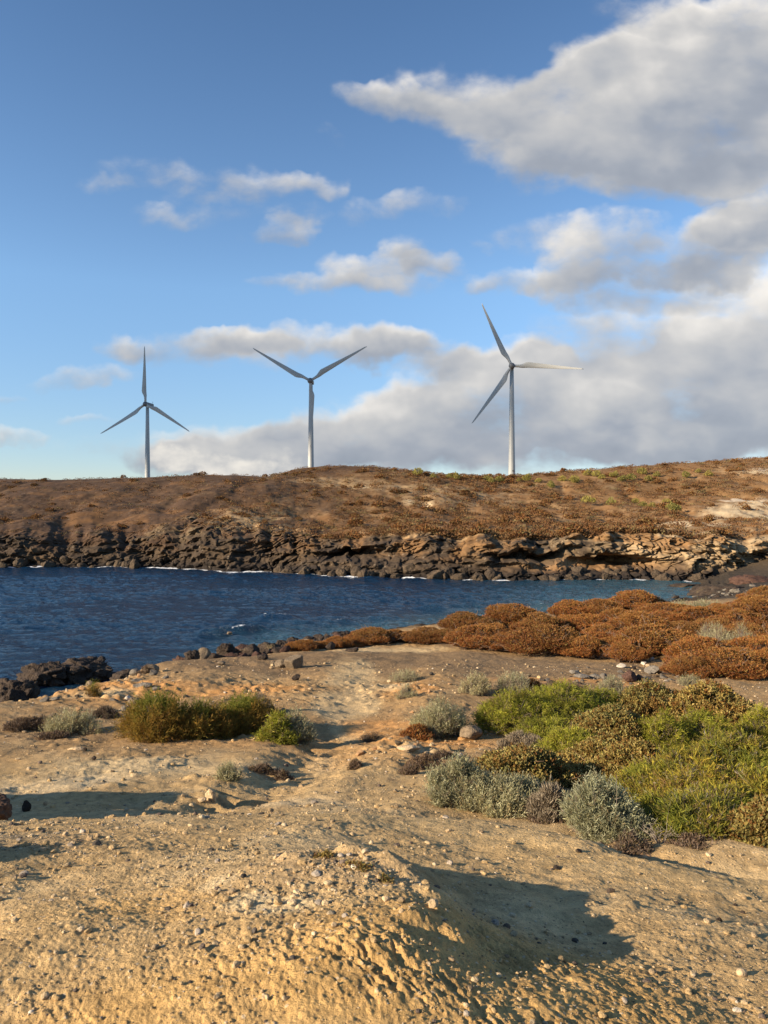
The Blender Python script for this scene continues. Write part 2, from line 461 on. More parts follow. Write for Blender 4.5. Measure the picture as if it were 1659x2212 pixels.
# ------------------------------------------------------------------ near land: control points
# each (px, py, distance): a point of the ground seen at that place of the picture, at that distance ahead
CP = [
 (-300,2212,2.85),(0,2212,2.75),(400,2212,2.65),(830,2212,2.6),(1100,2212,2.7),(1300,2212,2.78),(1659,2212,2.95),(1950,2212,3.0),
 (0,2700,1.95),(830,2700,1.9),(1659,2700,2.0),
 (0,2050,3.15),(430,2040,3.1),(750,2025,3.05),(900,2060,3.0),(1000,2115,2.95),(1100,2150,2.9),(1200,2150,2.94),(1320,2130,3.12),(1450,2212,2.83),(1100,2105,3.15),(1200,2080,3.40),(1280,2030,3.90),(1100,1950,4.28),(1010,1965,4.1),
 (945,1940,3.75),(850,1868,4.15),(700,1848,4.3),(600,1900,3.9),(700,1950,3.5),(850,1960,3.45),(400,1950,3.8),(200,1950,3.9),(0,1950,3.9),(0,1860,4.8),(250,1850,4.9),(450,1850,4.7),
 (-200,1785,6.0),(0,1785,6.0),(200,1778,6.2),(330,1765,6.4),(450,1770,6.3),(600,1765,6.4),(700,1757,6.8),(850,1763,6.7),
 (760,1822,5.6),(880,1845,5.4),(1050,1800,6.2),(1200,1850,5.6),(1150,1905,4.95),(1000,1870,5.2),(1400,1900,5.1),(1400,1950,4.6),(1600,2000,4.25),(1600,2100,3.45),(1659,1940,5.0),(1400,2090,3.5),
 (1050,1775,6.7),(1200,1803,6.3),(1320,1836,6.0),(1500,1878,5.6),(1659,1903,5.4),(1900,1960,5.0),
 (1100,1770,8.6),(1300,1815,7.6),(1450,1852,6.8),(1659,1870,6.6),(1850,1880,6.6),
 (0,1772,8.0),(300,1762,8.3),(600,1758,8.2),(830,1755,8.3),
 (-200,1690,10.5),(0,1690,10.5),(400,1700,10.2),(800,1720,9.6),(950,1730,9.3),
 (-300,1610,14.0),(0,1610,14.0),(300,1620,13.7),(600,1630,13.4),(850,1650,12.4),(1100,1680,11),(1400,1700,10.5),(1659,1700,10.5),(2000,1700,10.5),
 (0,1570,17),(200,1560,18),(500,1570,17.2),(700,1570,17.2),(900,1590,16.2),(1100,1600,15.7),(1400,1600,16),(1659,1600,16),
 (100,1523,21.0),(300,1510,22.5),(550,1520,21.5),(800,1500,23),(1000,1500,23),(1300,1510,22),(1659,1510,22),(2000,1510,22),
 (180,1484,25.5),(300,1460,29),(550,1450,31),(800,1440,32),(1000,1440,32),(1250,1445,31),(1500,1460,28.5),(1659,1460,28.5),
 (430,1437,37),(600,1410,42),(750,1395,45),(900,1388,46),(1100,1400,42),(1300,1410,40),(1500,1410,40),(1659,1400,42),(2000,1400,42),
]
# (px, distance, z): the same with an outright height
CPZ = [
 (1200,6.95,7.85),(1320,6.6,7.78),(1500,6.05,7.86),(1659,5.85,7.9),
 (-250,24,4.9),(-250,33,1.5),(-250,40,-1.2),(60,25,4.5),(85,32,1.2),(100,41,-1.0),(300,33,3.9),(300,41,0.7),(300,50,-1.3),
 (450,43,2.2),(450,52,-.3),(450,60,-1.5),(600,50,1.9),(600,60,-.3),(600,70,-1.5),(750,54,2.0),(750,65,-.2),(750,75,-1.6),
 (900,57,2.2),(900,70,-.2),(900,80,-1.6),(1100,60,2.5),(1100,76,0),(1100,88,-1.6),(1300,65,2.6),(1300,83,0),(1300,95,-1.6),
 (1450,70,2.5),(1450,88,.1),(1450,98,-1.2),(1600,80,2.0),(1600,100,1.0),(1600,115,1.5),(1600,132,2.6),(1530,95,.5),(1490,108,-.2),(1470,115,-1.0),(1540,112,0.7),
 (1800,100,2.2),(1800,132,3.5),(2100,60,4),(2100,110,4),
 (-300,60,-2),(0,60,-2.2),(0,100,-3),(400,90,-3),(800,110,-3),(1200,115,-2.5),(-300,110,-3),(800,140,-3),(0,140,-3),(1300,132,-2),(1440,135,-.6),
]
_pts = []
for (px, py, Y) in CP:
    _pts.append(((px - CX) / F * Y, Y, EYE - (py - CY) / F * Y))
for (px, Y, z) in CPZ:
    _pts.append(((px - CX) / F * Y, Y, z))
for az, zs in ((-65, (9.35, 9.2, 8.9, 8.6, 7.2, 3.0)), (-110, (9.4, 9.5, 9.6, 9.8, 9.5, 8)), (-160, (9.4, 9.6, 10, 10.4, 10.8, 11)),
               (160, (9.4, 9.6, 10, 10.4, 10.8, 11)), (110, (9.3, 9.3, 9.3, 9.3, 9.3, 9)), (65, (9.3, 9.0, 8.7, 8.3, 7.5, 6.5))):
    for r_, z in zip((0.5, 1.5, 4, 9, 25, 80), zs):
        a = math.radians(az)
        _pts.append((r_ * math.sin(a), r_ * math.cos(a), z))
_pts += [(0, 0.5, 9.36), (-0.3, 1.2, 9.3), (0.3, 1.2, 9.28)]
_pts = np.array(_pts)


def logpol(x, y):
    return np.log(np.sqrt(x * x + y * y) + 1e-6), np.arctan2(x, y)


_pu, _pv = logpol(_pts[:, 0], _pts[:, 1])


def _tps_k(d2):
    return np.where(d2 > 1e-12, 0.5 * d2 * np.log(d2 + 1e-12), 0.0)


def _tps_fit():
    n = len(_pu)
    K = _tps_k((_pu[:, None] - _pu[None]) ** 2 + (_pv[:, None] - _pv[None]) ** 2) + 2e-5 * np.eye(n)
    Pm = np.stack([np.ones(n), _pu, _pv], 1)
    A = np.zeros((n + 3, n + 3)); A[:n, :n] = K; A[:n, n:] = Pm; A[n:, :n] = Pm.T
    return np.linalg.solve(A, np.concatenate([_pts[:, 2], np.zeros(3)]))


_tw = _tps_fit()


def tps(u, v):
    o = np.zeros(u.shape)
    for i0 in range(0, u.size, 40000):
        sl = slice(i0, i0 + 40000)
        uu = u[sl]; vv = v[sl]
        K = _tps_k((uu[:, None] - _pu[None]) ** 2 + (vv[:, None] - _pv[None]) ** 2)
        o[sl] = K @ _tw[:-3] + _tw[-3] + _tw[-2] * uu + _tw[-1] * vv
    return o


# mounds beside the picture whose shade falls across it (x, y, radius, height)
MOUNDS = [(-7.6, 7.5, 1.4, 1.5), (-5.6, 6.9, 0.8, 0.75), (-4.3, 4.05, 0.7, 0.75), (-4.0, 3.0, 0.55, 0.6)]


# knobs of harder crust along the brow of the mound
KNOBS = [((q - CX) / F * d, d, r_, h_) for (q, d, r_, h_) in ((940, 3.72, .10, .04), (905, 3.92, .09, .04), (870, 4.08, .12, .06), (820, 4.2, .09, .04), (760, 4.28, .10, .05), (960, 3.5, .08, .03), (905, 3.3, .09, .045), (985, 3.25, .07, .04), (640, 4.2, .10, .04))]


def wpx(x, y):
    return CX + F * x / np.maximum(y, 0.05)


def ell(x, y, px, Y, rpx, rlog):
    """soft ellipse around the ground point seen along px at distance Y; rlog is the relative depth radius"""
    u, v = logpol(x, y)
    x0 = (px - CX) / F * Y
    u0 = math.log(math.hypot(x0, Y)); v0 = math.atan2(x0, Y)
    return np.exp(-(((v - v0) * F / rpx) ** 2 + ((u - u0) / rlog) ** 2))


def ground(x, y, fine=True):
    """height of the near land at world x, y (flat arrays)"""
    x = np.asarray(x, dtype=float); y = np.asarray(y, dtype=float)
    r = np.sqrt(x * x + y * y)
    u, v = logpol(x, np.where(r < 0.3, 0.3, y))
    z = tps(u, v)
    for (mx, my, mr, mh) in MOUNDS:
        z = z + mh * np.exp(-((x - mx) ** 2 + (y - my) ** 2) / mr ** 2)
    for (mx, my, mr, mh) in KNOBS:
        z = z + mh * np.exp(-(((x - mx) ** 2 + (y - my) ** 2) / mr ** 2) ** 2)
    # undulation growing with distance
    amp = np.clip(r / 40.0, 0.02, 0.55)
    z = z + amp * 0.30 * fbm(x / 3.1, y / 3.1, o=3, s=3) * sstep(2.0, 6.0, r)
    z = z + 0.06 * fbm(x / 0.9, y / 0.9, o=3, s=9) * sstep(1.0, 4.0, r) * (1 - 0.3 * sstep(30, 60, r))
    # the worn path: a shallow trough, its banks broken
    d = np.full(x.shape, 9.0)
    PP = [(470, 8.6), (600, 10.6), (700, 13), (745, 16), (790, 20), (800, 25), (835, 31), (900, 43)]
    for (p0, Y0), (p1, Y1) in zip(PP[:-1], PP[1:]):
        a0 = (math.log(math.hypot((p0 - CX) / F * Y0, Y0)), math.atan2((p0 - CX) / F, 1)); a1 = (math.log(math.hypot((p1 - CX) / F * Y1, Y1)), math.atan2((p1 - CX) / F, 1))
        du = a1[0] - a0[0]; dv = a1[1] - a0[1]
        q = np.clip(((u - a0[0]) * du + (v - a0[1]) * dv) / (du * du + dv * dv), 0, 1)
        d = np.minimum(d, np.hypot(u - a0[0] - q * du, v - a0[1] - q * dv))
    dn = d + 0.012 * fbm(x / 1.2, y / 1.2, o=3, s=22)
    tr = 1 - sstep(0.015, 0.065, dn)
    z = z - 0.075 * tr * sstep(7.5, 10, r) * (1 - sstep(38, 46, r)) + 0.07 * np.exp(-((dn - 0.085) / 0.035) ** 2) * sstep(9, 12, r) * (1 - sstep(34, 42, r))
    # shelves of crusted soil in the middle ground
    led = np.clip(ell(x, y, 230, 25, 150, .16) + ell(x, y, 560, 24, 130, .14) + ell(x, y, 860, 24, 80, .14) + ell(x, y, 840, 14.5, 220, .14) + 0.7 * ell(x, y, 480, 9.6, 200, .08), 0, 1)
    st = fbm(x / 1.6, y / 1.0, o=3, s=21) * 2.2
    z = z + led * 0.20 * (np.floor(st) + sstep(0.55, 0.95, st - np.floor(st)) - st)
    if not fine:
        return z
    # pebbly crust near the camera
    nb = 1 - sstep(7.0, 14.0, r)
    f1, f2, c = worley(x / 0.060, y / 0.060, s=31)
    patch = sstep(-0.25, 0.45, fbm(x / 0.8, y / 0.8, o=3, s=35))
    z = z + nb * (0.15 + 0.85 * patch) * 0.0085 * (0.35 + c) * (1 - sstep(0.0, 0.62, f1))
    plat = np.clip(ell(x, y, 720, 3.75, 260, .13) + 0.7 * ell(x, y, 60, 5.0, 200, .18) + 0.5 * ell(x, y, 500, 3.4, 300, .1), 0, 1)
    f1, f2, c = worley(x / 0.045, y / 0.045, s=32)
    z = z + plat * 0.020 * np.maximum(0, c - .35) * (1 - sstep(0.0, 0.6, f1))
    f1, f2, c = worley(x / 0.025, y / 0.025, s=33)
    z = z + (1 - sstep(3.5, 7.0, r)) * 0.0055 * (0.2 + c) * (1 - sstep(0.0, 0.6, f1))
    z = z + nb * 0.011 * fbm(x / 0.13, y / 0.13, o=4, s=37, g=.6) + nb * 0.010 * (1 - 2 * np.abs(fbm(x / 0.5 + y / .8, y / 0.35, o=4, s=38))) * (1 - patch)
    # furrowed eroded face right in front
    face = np.clip(ell(x, y, 700, 2.85, 720, .10) + ell(x, y, 1120, 3.15, 260, .13) + ell(x, y, 300, 2.8, 500, .09), 0, 1)
    a = math.radians(-52)
    s_ = x * math.cos(a) + y * math.sin(a); t_ = -x * math.sin(a) + y * math.cos(a)
    s2 = s_ + 0.05 * fbm(x / 0.2, y / 0.2, o=2, s=51)
    t2 = t_ + 0.035 * fbm(x / 0.12, y / 0.12, o=2, s=53)
    md = 0.25 + 0.95 * sstep(-.25, .35, fbm(x / .45, y / .45, o=3, s=59))      # furrowed here, worn smooth there
    rg = 1 - np.abs(0.65 * fbm(t2 / 0.105, s2 / 0.42, o=4, s=55) + .45 * fbm(t2 / 0.036, s2 / 0.13, o=3, s=56)) * 2.3
    face = face * md
    z = z + face * 0.020 * (rg - 0.45) * (0.15 + 0.85 * sstep(300, 950, wpx(x, y)))
    f1, f2, c = worley(t2 / 0.024, s2 / 0.06, s=57)
    z = z + face * 0.0030 * (c - 0.5 - 0.9 * f1)
    z = z + face * 0.007 * fbm(x / 0.03, y / 0.03, o=3, s=58)
    # thin crust plates to the right: low scarps running away from the camera
    pl = np.clip(ell(x, y, 1450, 4.6, 330, .3) + ell(x, y, 1200, 6.0, 200, .12), 0, 1)
    q = fbm(x / 0.9 + y * 0.5, y / 0.35 - x * 0.6, o=3, s=61) * 2.2
    z = z + pl * 0.020 * (np.floor(q) + sstep(0.55, 1.0, q - np.floor(q)) - q * 0.8)
    # rubble further out
    mb = sstep(6, 12, r) * (1 - sstep(45, 70, r))
    f1, f2, c = worley(x / 0.34, y / 0.34, s=41)
    rub = sstep(0.0, 0.5, fbm(x / 2.4, y / 2.4, o=3, s=43) + 0.7 * led - 0.05)
    z = z + mb * rub * 0.075 * np.maximum(0, c - 0.55) * 2.2 * (1 - sstep(0.1, 0.5, f1))
    z = z + mb * 0.050 * fbm(x / 0.28, y / 0.28, o=4, s=45, g=.6) * (0.4 + 0.6 * sstep(-.2, .3, fbm(x / 1.9, y / 1.9, o=2, s=46)))
    # dark lava rocks of the shore
    sh = sstep(2.4, 0.6, z) * sstep(22, 30, r)
    f1, f2, c = worley(x / 1.5, y / 1.5, s=47)
    z = z + sh * (0.9 * (c - 0.35) * (1 - sstep(0.15, 0.75, f1)) + 0.12 * fbm(x / .4, y / .4, o=3, s=49)) * (1 - 0.75 * sstep(1530, 1660, wpx(x, y)) )
    return z


def ground1(x, y):
    return float(ground(np.array([x]), np.array([y]), fine=False)[0])


def y_at(px, py, Yg):
    """distance near Yg at which the ground along px comes level with py"""
    Ys = np.geomspace(Yg * .72, Yg * 1.38, 160)
    g = CY + (EYE - ground((px - CX) / F * Ys, Ys, fine=False)) / Ys * F
    e = np.abs(g - py)
    k = np.argmin(e + 6 * np.abs(np.log(Ys / Yg)))
    return float(Ys[k]) if e[k] < 4 else Yg


def soil_colour(x, y, z):
    r = np.sqrt(x * x + y * y)
    n1 = fbm(x / 1.3, y / 1.3, o=4, s=71); n2 = fbm(x / 5.0, y / 5.0, o=4, s=73); n3 = fbm(x / 0.35, y / 0.35, o=4, s=75)
    TAN = (0.47, 0.335, 0.185); PALE = (0.58, 0.46, 0.30); OCHRE = (0.55, 0.35, 0.145); BROWN = (0.33, 0.215, 0.115)
    ORANGE = (0.50, 0.27, 0.11); GREYB = (0.265, 0.185, 0.115); DARK = (0.13, 0.095, 0.07)
    c = np.tile(np.array(TAN), (len(x), 1))
    c = lerp3(c, PALE, 0.55 * sstep(-0.1, 0.5, n1))
    wob = 0.55 + 0.9 * (n1 * 0.6 + n2 * 0.4 + 0.25)
    def zone(col, k, *els):
        nonlocal c
        e = 0
        for q in els:
            e = e + ell(x, y, *q)
        c = lerp3(c, col, np.clip(sstep(0.25, 0.75, e * wob) * k, 0, 1))
    # far half of the near land: browner
    c = lerp3(c, BROWN, 0.8 * sstep(11.5, 15.5, r + 2.0 * n2) * (1 - 0.25 * sstep(0.0, .5, n1)))
    zone((0.225, 0.155, 0.095), 0.9, (1250, 30, 480, .22), (520, 33, 300, .12), (860, 37, 260, .14))
    zone((0.56, 0.42, 0.255), 1.0, (700, 13, 45, .1), (760, 17, 40, .12), (800, 23, 36, .14), (760, 30, 70, .22), (720, 21, 60, .16), (860, 42, 160, .06))
    zone(ORANGE, 0.85, (240, 24, 150, .12), (560, 24.5, 160, .07), (880, 24, 90, .10), (1230, 26.5, 240, .05), (820, 18, 110, .10), (930, 15.5, 160, .08))
    zone((0.44, 0.27, 0.13), 0.6, (860, 13, 260, .12), (500, 15, 300, .08))
    zone(PALE, 0.8, (250, 11.5, 420, .10), (900, 14.2, 60, .05), (850, 25.5, 50, .05), (200, 23.5, 90, .05))
    zone((0.66, 0.55, 0.40), 0.55, (120, 10.5, 260, .08), (640, 9.2, 150, .06))
    zone(GREYB, 0.6, (250, 16.2, 380, .06), (1050, 13, 160, .1))
    zone(OCHRE, 0.75, (500, 2.8, 900, .14), (1200, 3.1, 500, .2), (250, 3.6, 250, .12))
    zone((0.50, 0.37, 0.21), 0.7, (780, 6.6, 300, .09), (1350, 5.6, 420, .13))
    zone((0.36, 0.27, 0.18), 0.5, (700, 4.0, 320, .12), (100, 5.2, 220, .15))
    zone((0.64, 0.54, 0.38), 0.6, (470, 3.95, 60, .04), (540, 3.6, 80, .05), (620, 3.45, 90, .04))
    c = lerp3(c, DARK, 0.55 * sstep(0.15, 0.6, n3) * sstep(5, 10, r))
    n4 = fbm(x / 0.12, y / 0.12, o=3, s=77)
    c = c * (1 + (.28 * n4 + .22 * n3)[:, None])
    zone((0.23, 0.155, 0.09), 0.75, (1260, 10.5, 270, .2), (1350, 16, 280, .16), (420, 16.6, 160, .05))
    zone((0.055, 0.042, 0.032), 0.85, (500, 40.5, 110, .035), (620, 44, 90, .03), (390, 38, 60, .03))
    # damp, dark lava by the water
    c = lerp3(c, (0.050, 0.037, 0.028), sstep(2.6, 1.5, z + 0.5 * n1) * sstep(24, 30, r))
    c = lerp3(c, (0.050, 0.042, 0.036), 0.85 * sstep(1480, 1560, wpx(x, y)) * sstep(70, 85, r))
    return np.clip(c * np.array([1.01, 0.95, 0.79]), 0.01, 0.9)


def build_ground():
    # polar grid round the camera, fine inside the view
    a_in = np.linspace(-33.5, 33.5, 850)
    a_out = np.concatenate([np.linspace(33.5, 60, 90)[1:], np.linspace(60, 180, 60)[1:]])
    az = np.radians(np.concatenate([-a_out[::-1], a_in, a_out]))
    lr = np.concatenate([np.linspace(math.log(0.3), math.log(2.0), 40)[:-1], np.linspace(math.log(2.0), math.log(8.0), 470)[:-1],
                         np.linspace(math.log(8.0), math.log(60), 430)[:-1], np.linspace(math.log(60), math.log(150), 110)])
    A, R = np.meshgrid(az, np.exp(lr))
    x = (R * np.sin(A)).ravel(); y = (R * np.cos(A)).ravel()
    z = ground(x, y)
    # outside the bay view the land simply runs on; the seam behind the camera is closed
    col = soil_colour(x, y, z)
    Fq = grid_faces(len(lr), len(az))
    V = np.stack([x, y, z], 1)
    # drop faces that lie deep under water
    keep = ~((z[Fq] < -1.1).all(axis=1))
    me = make_mesh('ground', V, Fq[keep][:, ::-1], col=col)
    o = link('ground', me, M_SOIL)
    tag(o, 'dry stony ground with a worn path down to the shore', kind='structure')
    return o


build_ground()

# ------------------------------------------------------------------ far side of the bay
FX = np.array([-1400, -900, -400, 0, 150, 300, 420, 500, 575, 640, 700, 800, 900, 960, 1100, 1250, 1400, 1500, 1659, 1900, 2500, 3200], float)
SHY = np.interp(FX, [-1400, -400, 0, 150, 300, 420, 500, 575, 640, 700, 800, 900, 960, 1100, 1250, 1400, 1500, 1659, 1900, 3200],
                [165, 152, 148.7, 149.5, 149, 143, 138, 138, 134, 130, 127, 124.6, 123, 121, 122.5, 122, 119, 124, 124, 124])
RIMPY = np.interp(FX, [-1400, 0, 150, 300, 420, 500, 575, 640, 700, 800, 900, 960, 1100, 1250, 1400, 1500, 1659, 3200],
                  [1174, 1176, 1178, 1172, 1166, 1164, 1172, 1182, 1192, 1184, 1176, 1178, 1176, 1168, 1166, 1172, 1176, 1172])
# the crest line as it stands against the sky
CRPY = np.interp(FX, [-1400, -400, 0, 150, 300, 420, 500, 575, 640, 700, 800, 900, 960, 1100, 1250, 1400, 1500, 1659, 1900, 3200],
                 [1040, 1036, 1034, 1036, 1032, 1026, 1026, 1030, 1013, 1007, 1007, 1020, 1027, 1029, 1017, 1006, 999, 988, 976, 960])
CRY = np.interp(FX, [-1400, 0, 420, 500, 575, 640, 700, 900, 960, 1100, 1400, 1659, 3200], [240, 238, 232, 232, 245, 262, 266, 262, 264, 276, 290, 300, 320])
M1PY = np.interp(FX, [-1400, 0, 150, 300, 420, 500, 575, 640, 900, 1100, 1250, 1400, 1500, 1659, 3200],
                 [1110, 1110, 1112, 1108, 1100, 1105, 1115, 1120, 1125, 1125, 1128, 1130, 1120, 1120, 1120])
M2PY = np.interp(FX, [-1400, 0, 150, 300, 420, 500, 575, 640, 700, 900, 1100, 1250, 1400, 1500, 1659, 3200],
                 [1066, 1064, 1062, 1060, 1055, 1053, 1048, 1048, 1050, 1058, 1078, 1075, 1070, 1062, 1050, 1050])


def far_profile(px, t):
    """point on the undisturbed far land: px along the picture, t = 0 sea .. 1 shore .. 3 rim .. 7 crest .. 10 far behind"""
    def at(arr):
        return np.interp(px, FX, arr)
    sh = at(SHY); cr = at(CRY)
    rimY = sh + 5.5
    rz = EYE - (at(RIMPY) - 4 + 26 * fbm(px / 60.0, px * 0 + .7, o=3, s=80) - CY) / F * rimY
    Y5 = rimY + (cr - rimY) * 0.32; z5 = EYE - (at(M1PY) - CY) / F * Y5
    Y6 = rimY + (cr - rimY) * 0.66; z6 = EYE - (at(M2PY) - CY) / F * Y6
    cz = EYE - (at(CRPY) - CY) / F * cr
    Ys = [sh - 6, sh, sh + 2.2, rimY, rimY + 7, Y5, Y6, cr, cr + 35, np.full_like(px, 370.0), np.full_like(px, 900.0)]
    rise = z5 - rz
    Zs = [np.full_like(px, -3.0), np.full_like(px, -0.2), 0.50 * rz, rz, rz + 0.42 * rise, z5, z6, cz, cz - 2.2, 19.0 + 0 * px, np.full_like(px, -2.0)]
    Ys = np.stack(Ys); Zs = np.stack(Zs)
    i = np.clip(np.floor(t).astype(int), 0, 9); f = np.clip(t - i, 0, 1)
    ar = np.arange(len(px))
    def cr_interp(S):
        p0 = S[np.clip(i - 1, 0, 10), ar]; p1 = S[i, ar]; p2 = S[i + 1, ar]; p3 = S[np.clip(i + 2, 0, 10), ar]
        lin = p1 + (p2 - p1) * f
        cm = 0.5 * (2 * p1 + (p2 - p0) * f + (2 * p0 - 5 * p1 + 4 * p2 - p3) * f * f + (3 * p1 - p0 - 3 * p2 + p3) * f ** 3)
        return np.where((t > 4) & (t < 8), cm, lin)
    Y = Ys[i, ar] + (Ys[i + 1, ar] - Ys[i, ar]) * f
    return (px - CX) / F * Y, Y, cr_interp(Zs)


def far_ground(px, t):
    x, y, z = far_profile(px, t)
    cl = sstep(0.5, 1.0, t) * (1 - sstep(3.2, 4.6, t))                 # cliff band
    up = sstep(3.0, 4.5, t) * (1 - sstep(8.5, 9.5, t))
    # rocky outcrops above the cliff
    oc = np.clip(1.1 * np.exp(-(((px - 500) / 130) ** 2 + ((t - 4.4) / 0.9) ** 2)) + 0.7 * np.exp(-(((px - 660) / 60) ** 2 + ((t - 4.2) / .6) ** 2))
                 + 0.8 * np.exp(-(((px - 1500) / 150) ** 2 + ((t - 3.8) / .6) ** 2)), 0, 1)
    rock = np.clip(cl + 0.65 * oc, 0, 1)
    warp = 1.6 * fbm(x / 5, y / 5, z / 5, o=3, s=81)
    f1, f2, c = worley(x / 4.2 + warp, (z + 0.35 * y) / 3.0 + 0.6 * warp, y / 6, s=83)
    f1b, f2b, cb = worley(x / 1.5 + 0.8 * warp, (z + 0.3 * y) / 1.0, y / 3, s=85)
    bl = sstep(-0.25, 0.35, fbm(x / 11, z / 5 + 3, y / 9, o=2, s=82))      # blocky here, worn smooth there
    edge = 1 - (1 - sstep(0.0, 0.14, f2 - f1)) * bl; edgeb = 1 - (1 - sstep(0.0, 0.16, f2b - f1b)) * bl
    rid = 1 - 2 * np.abs(fbm(x / 4.5 + 9, z / 2.2, y / 4, o=4, s=86))
    strata = np.abs(((z * 0.62 + 0.5 * warp + 0.02 * x) % 1.0) - .5) * 2
    push = 1.3 * (strata - .5) * (1 - .5 * bl) + (2.0 * (c - 0.5) - 1.2 * (1 - edge)) * (0.25 + 0.75 * bl) + 0.7 * (cb - 0.5) * bl - 0.5 * (1 - edgeb) + 1.5 * (rid - .3) + 0.9 * fbm(x / 1.2, y / 1.2, z / 0.8, o=4, s=87)
    push = push + 3.2 * fbm(x / 16, z / 6, y / 16, o=3, s=88)
    rock = np.clip(rock * (0.8 + 1.6 * fbm(x / 7, y / 7, z / 3, o=3, s=84)) , 0, 1) * sstep(2.0, 4.5, t) + rock * (1 - sstep(2.0, 4.5, t))
    # overhangs: shelves undercut by the sea
    und = np.clip(np.exp(-(((px - 1340) / 85) ** 2 + ((t - 1.8) / .30) ** 2)) * 1.3 + np.exp(-(((px - 760) / 60) ** 2 + ((t - 2.45) / .26) ** 2)) * 1.1 + 0.7 * np.exp(-(((px - 1150) / 90) ** 2 + ((t - 2.3) / .2) ** 2)), 0, 1.4)
    push = push - 8.0 * und
    y2 = y - rock * push
    z2 = z + rock * 0.5 * (cb - 0.5) * edgeb + up * (1.5 * fbm(x / 17, y / 22, o=3, s=89) - 0.9 * np.exp(-(fbm(x / 26, y / 60, o=2, s=90) / .10) ** 2) + 0.30 * fbm(x / 3, y / 3, o=3, s=91)) * (1 - 0.85 * sstep(5.6, 7, t))
    x2 = x + rock * 0.5 * fbm(x / 2, y / 2, z / 2, o=2, s=93)
    return x2, y2, z2, rock, edge * edgeb


def build_far_land():
    pxs = np.concatenate([np.linspace(-1400, -150, 120)[:-1], np.linspace(-150, 1810, 1250), np.linspace(1810, 3200, 110)[1:]])
    ts = np.concatenate([np.linspace(0, 0.8, 6)[:-1], np.linspace(0.8, 3.4, 130)[:-1], np.linspace(3.4, 7.4, 190)[:-1], np.linspace(7.4, 10, 30)])
    PX, T = np.meshgrid(pxs, ts)
    px = PX.ravel(); t = T.ravel()
    x, y, z, rock, ed = far_ground(px, t)
    n1 = fbm(x / 16, y / 16, o=4, s=101); n2 = fbm(x / 5, y / 5, z / 4, o=4, s=103); n3 = fbm(x / 1.8, y / 1.8, z / 1.8, o=3, s=105)
    DARKB = (0.074, 0.044, 0.026); RUST = (0.165, 0.085, 0.034); OCH = (0.34, 0.225, 0.115); PALE = (0.55, 0.42, 0.25); LAVA = (0.058, 0.042, 0.029)
    c = np.tile(np.array(DARKB), (len(px), 1))
    rightness = sstep(380, 1250, px + 120 * n1)
    c = lerp3(c, (0.235, 0.130, 0.054), rightness * 0.95)
    c = lerp3(c, RUST, 0.6 * sstep(0.0, 0.4, n2) * sstep(3.6, 4.4, t))
    c = lerp3(c, OCH, (0.10 + 0.50 * rightness) * sstep(0.05, 0.5, n1 + 0.7 * n3) * sstep(3.2, 4.2, t))
    # ochre slope under the crest and pale quarry banks to the right
    def zone(col, k, *els):
        nonlocal c
        e = 0
        for (p, tt, rp, rt) in els:
            e = e + np.exp(-(((px - p) / rp) ** 2 + ((t - tt) / rt) ** 2))
        c = lerp3(c, col, np.clip(sstep(0.3, 0.75, e * (0.8 + 0.8 * n2 + 0.5 * n3)) * k, 0, 1))
    zone(OCH, 0.8, (560, 4.6, 110, .7), (760, 6.2, 160, .25), (980, 5.9, 200, .35), (1300, 4.0, 300, .5), (930, 3.9, 260, .4))
    zone(PALE, 0.9, (1640, 6.45, 70, .16), (1625, 5.3, 130, .3), (1500, 4.7, 130, .35), (905, 5.6, 45, .1), (780, 6.05, 25, .12))
    zone((0.62, 0.52, 0.38), 0.8, (1650, 6.5, 40, .1), (1600, 5.6, 70, .12))
    zone((0.085, 0.048, 0.026), 0.9, (740, 6.75, 150, .36))
    zone((0.36, 0.24, 0.12), 0.85, (800, 6.15, 130, .10), (980, 6.3, 120, .12), (540, 4.5, 110, .5))
    # rock of the cliff
    rc = np.tile(np.array(LAVA), (len(px), 1))
    rc = lerp3(rc, (0.100, 0.066, 0.037), sstep(-0.1, 0.4, n2) * 0.7)
    rc = lerp3(rc, (0.30, 0.21, 0.115), np.clip(sstep(1000, 1450, px + 200 * n2) * sstep(1.3, 2.3, t + n3 * .5) + 0.6 * np.exp(-((px - 490) / 150) ** 2) * sstep(2.6, 3.8, t), 0, 1) * sstep(-.25, .3, n3 + 0.2))
    rc = lerp3(rc, (0.40, 0.29, 0.165), 0.8 * sstep(1150, 1500, px + 160 * n2) * sstep(2.0, 2.8, t + .4 * n3) * sstep(-.3, .2, n2 + n3 * .5))
    rc = lerp3(rc, (0.36, 0.20, 0.085), np.exp(-(((px - 1290) / 130) ** 2 + ((t - 1.65) / .3) ** 2)))
    rc = lerp3(rc, (0.028, 0.022, 0.018), sstep(1.75, 1.25, t + 0.25 * n3))
    m = sstep(0.25, 0.75, rock + 0.3 * n2) * (1 - 0.9 * sstep(2.0, 3.0, t + .5 * n1) * sstep(-.05, .25, fbm(x / 5, y / 5, z / 2.5, o=3, s=107) + .1))
    c = c * (1 - m[:, None]) + rc * m[:, None]
    me = make_mesh('hill', np.stack([x, y, z], 1), grid_faces(len(ts), len(pxs)), col=np.clip(c, .012, .8))
    o = link('hill', me, M_FAR)
    tag(o, 'brown volcanic hill with a dark rocky cliff across the bay', kind='structure')


build_far_land()


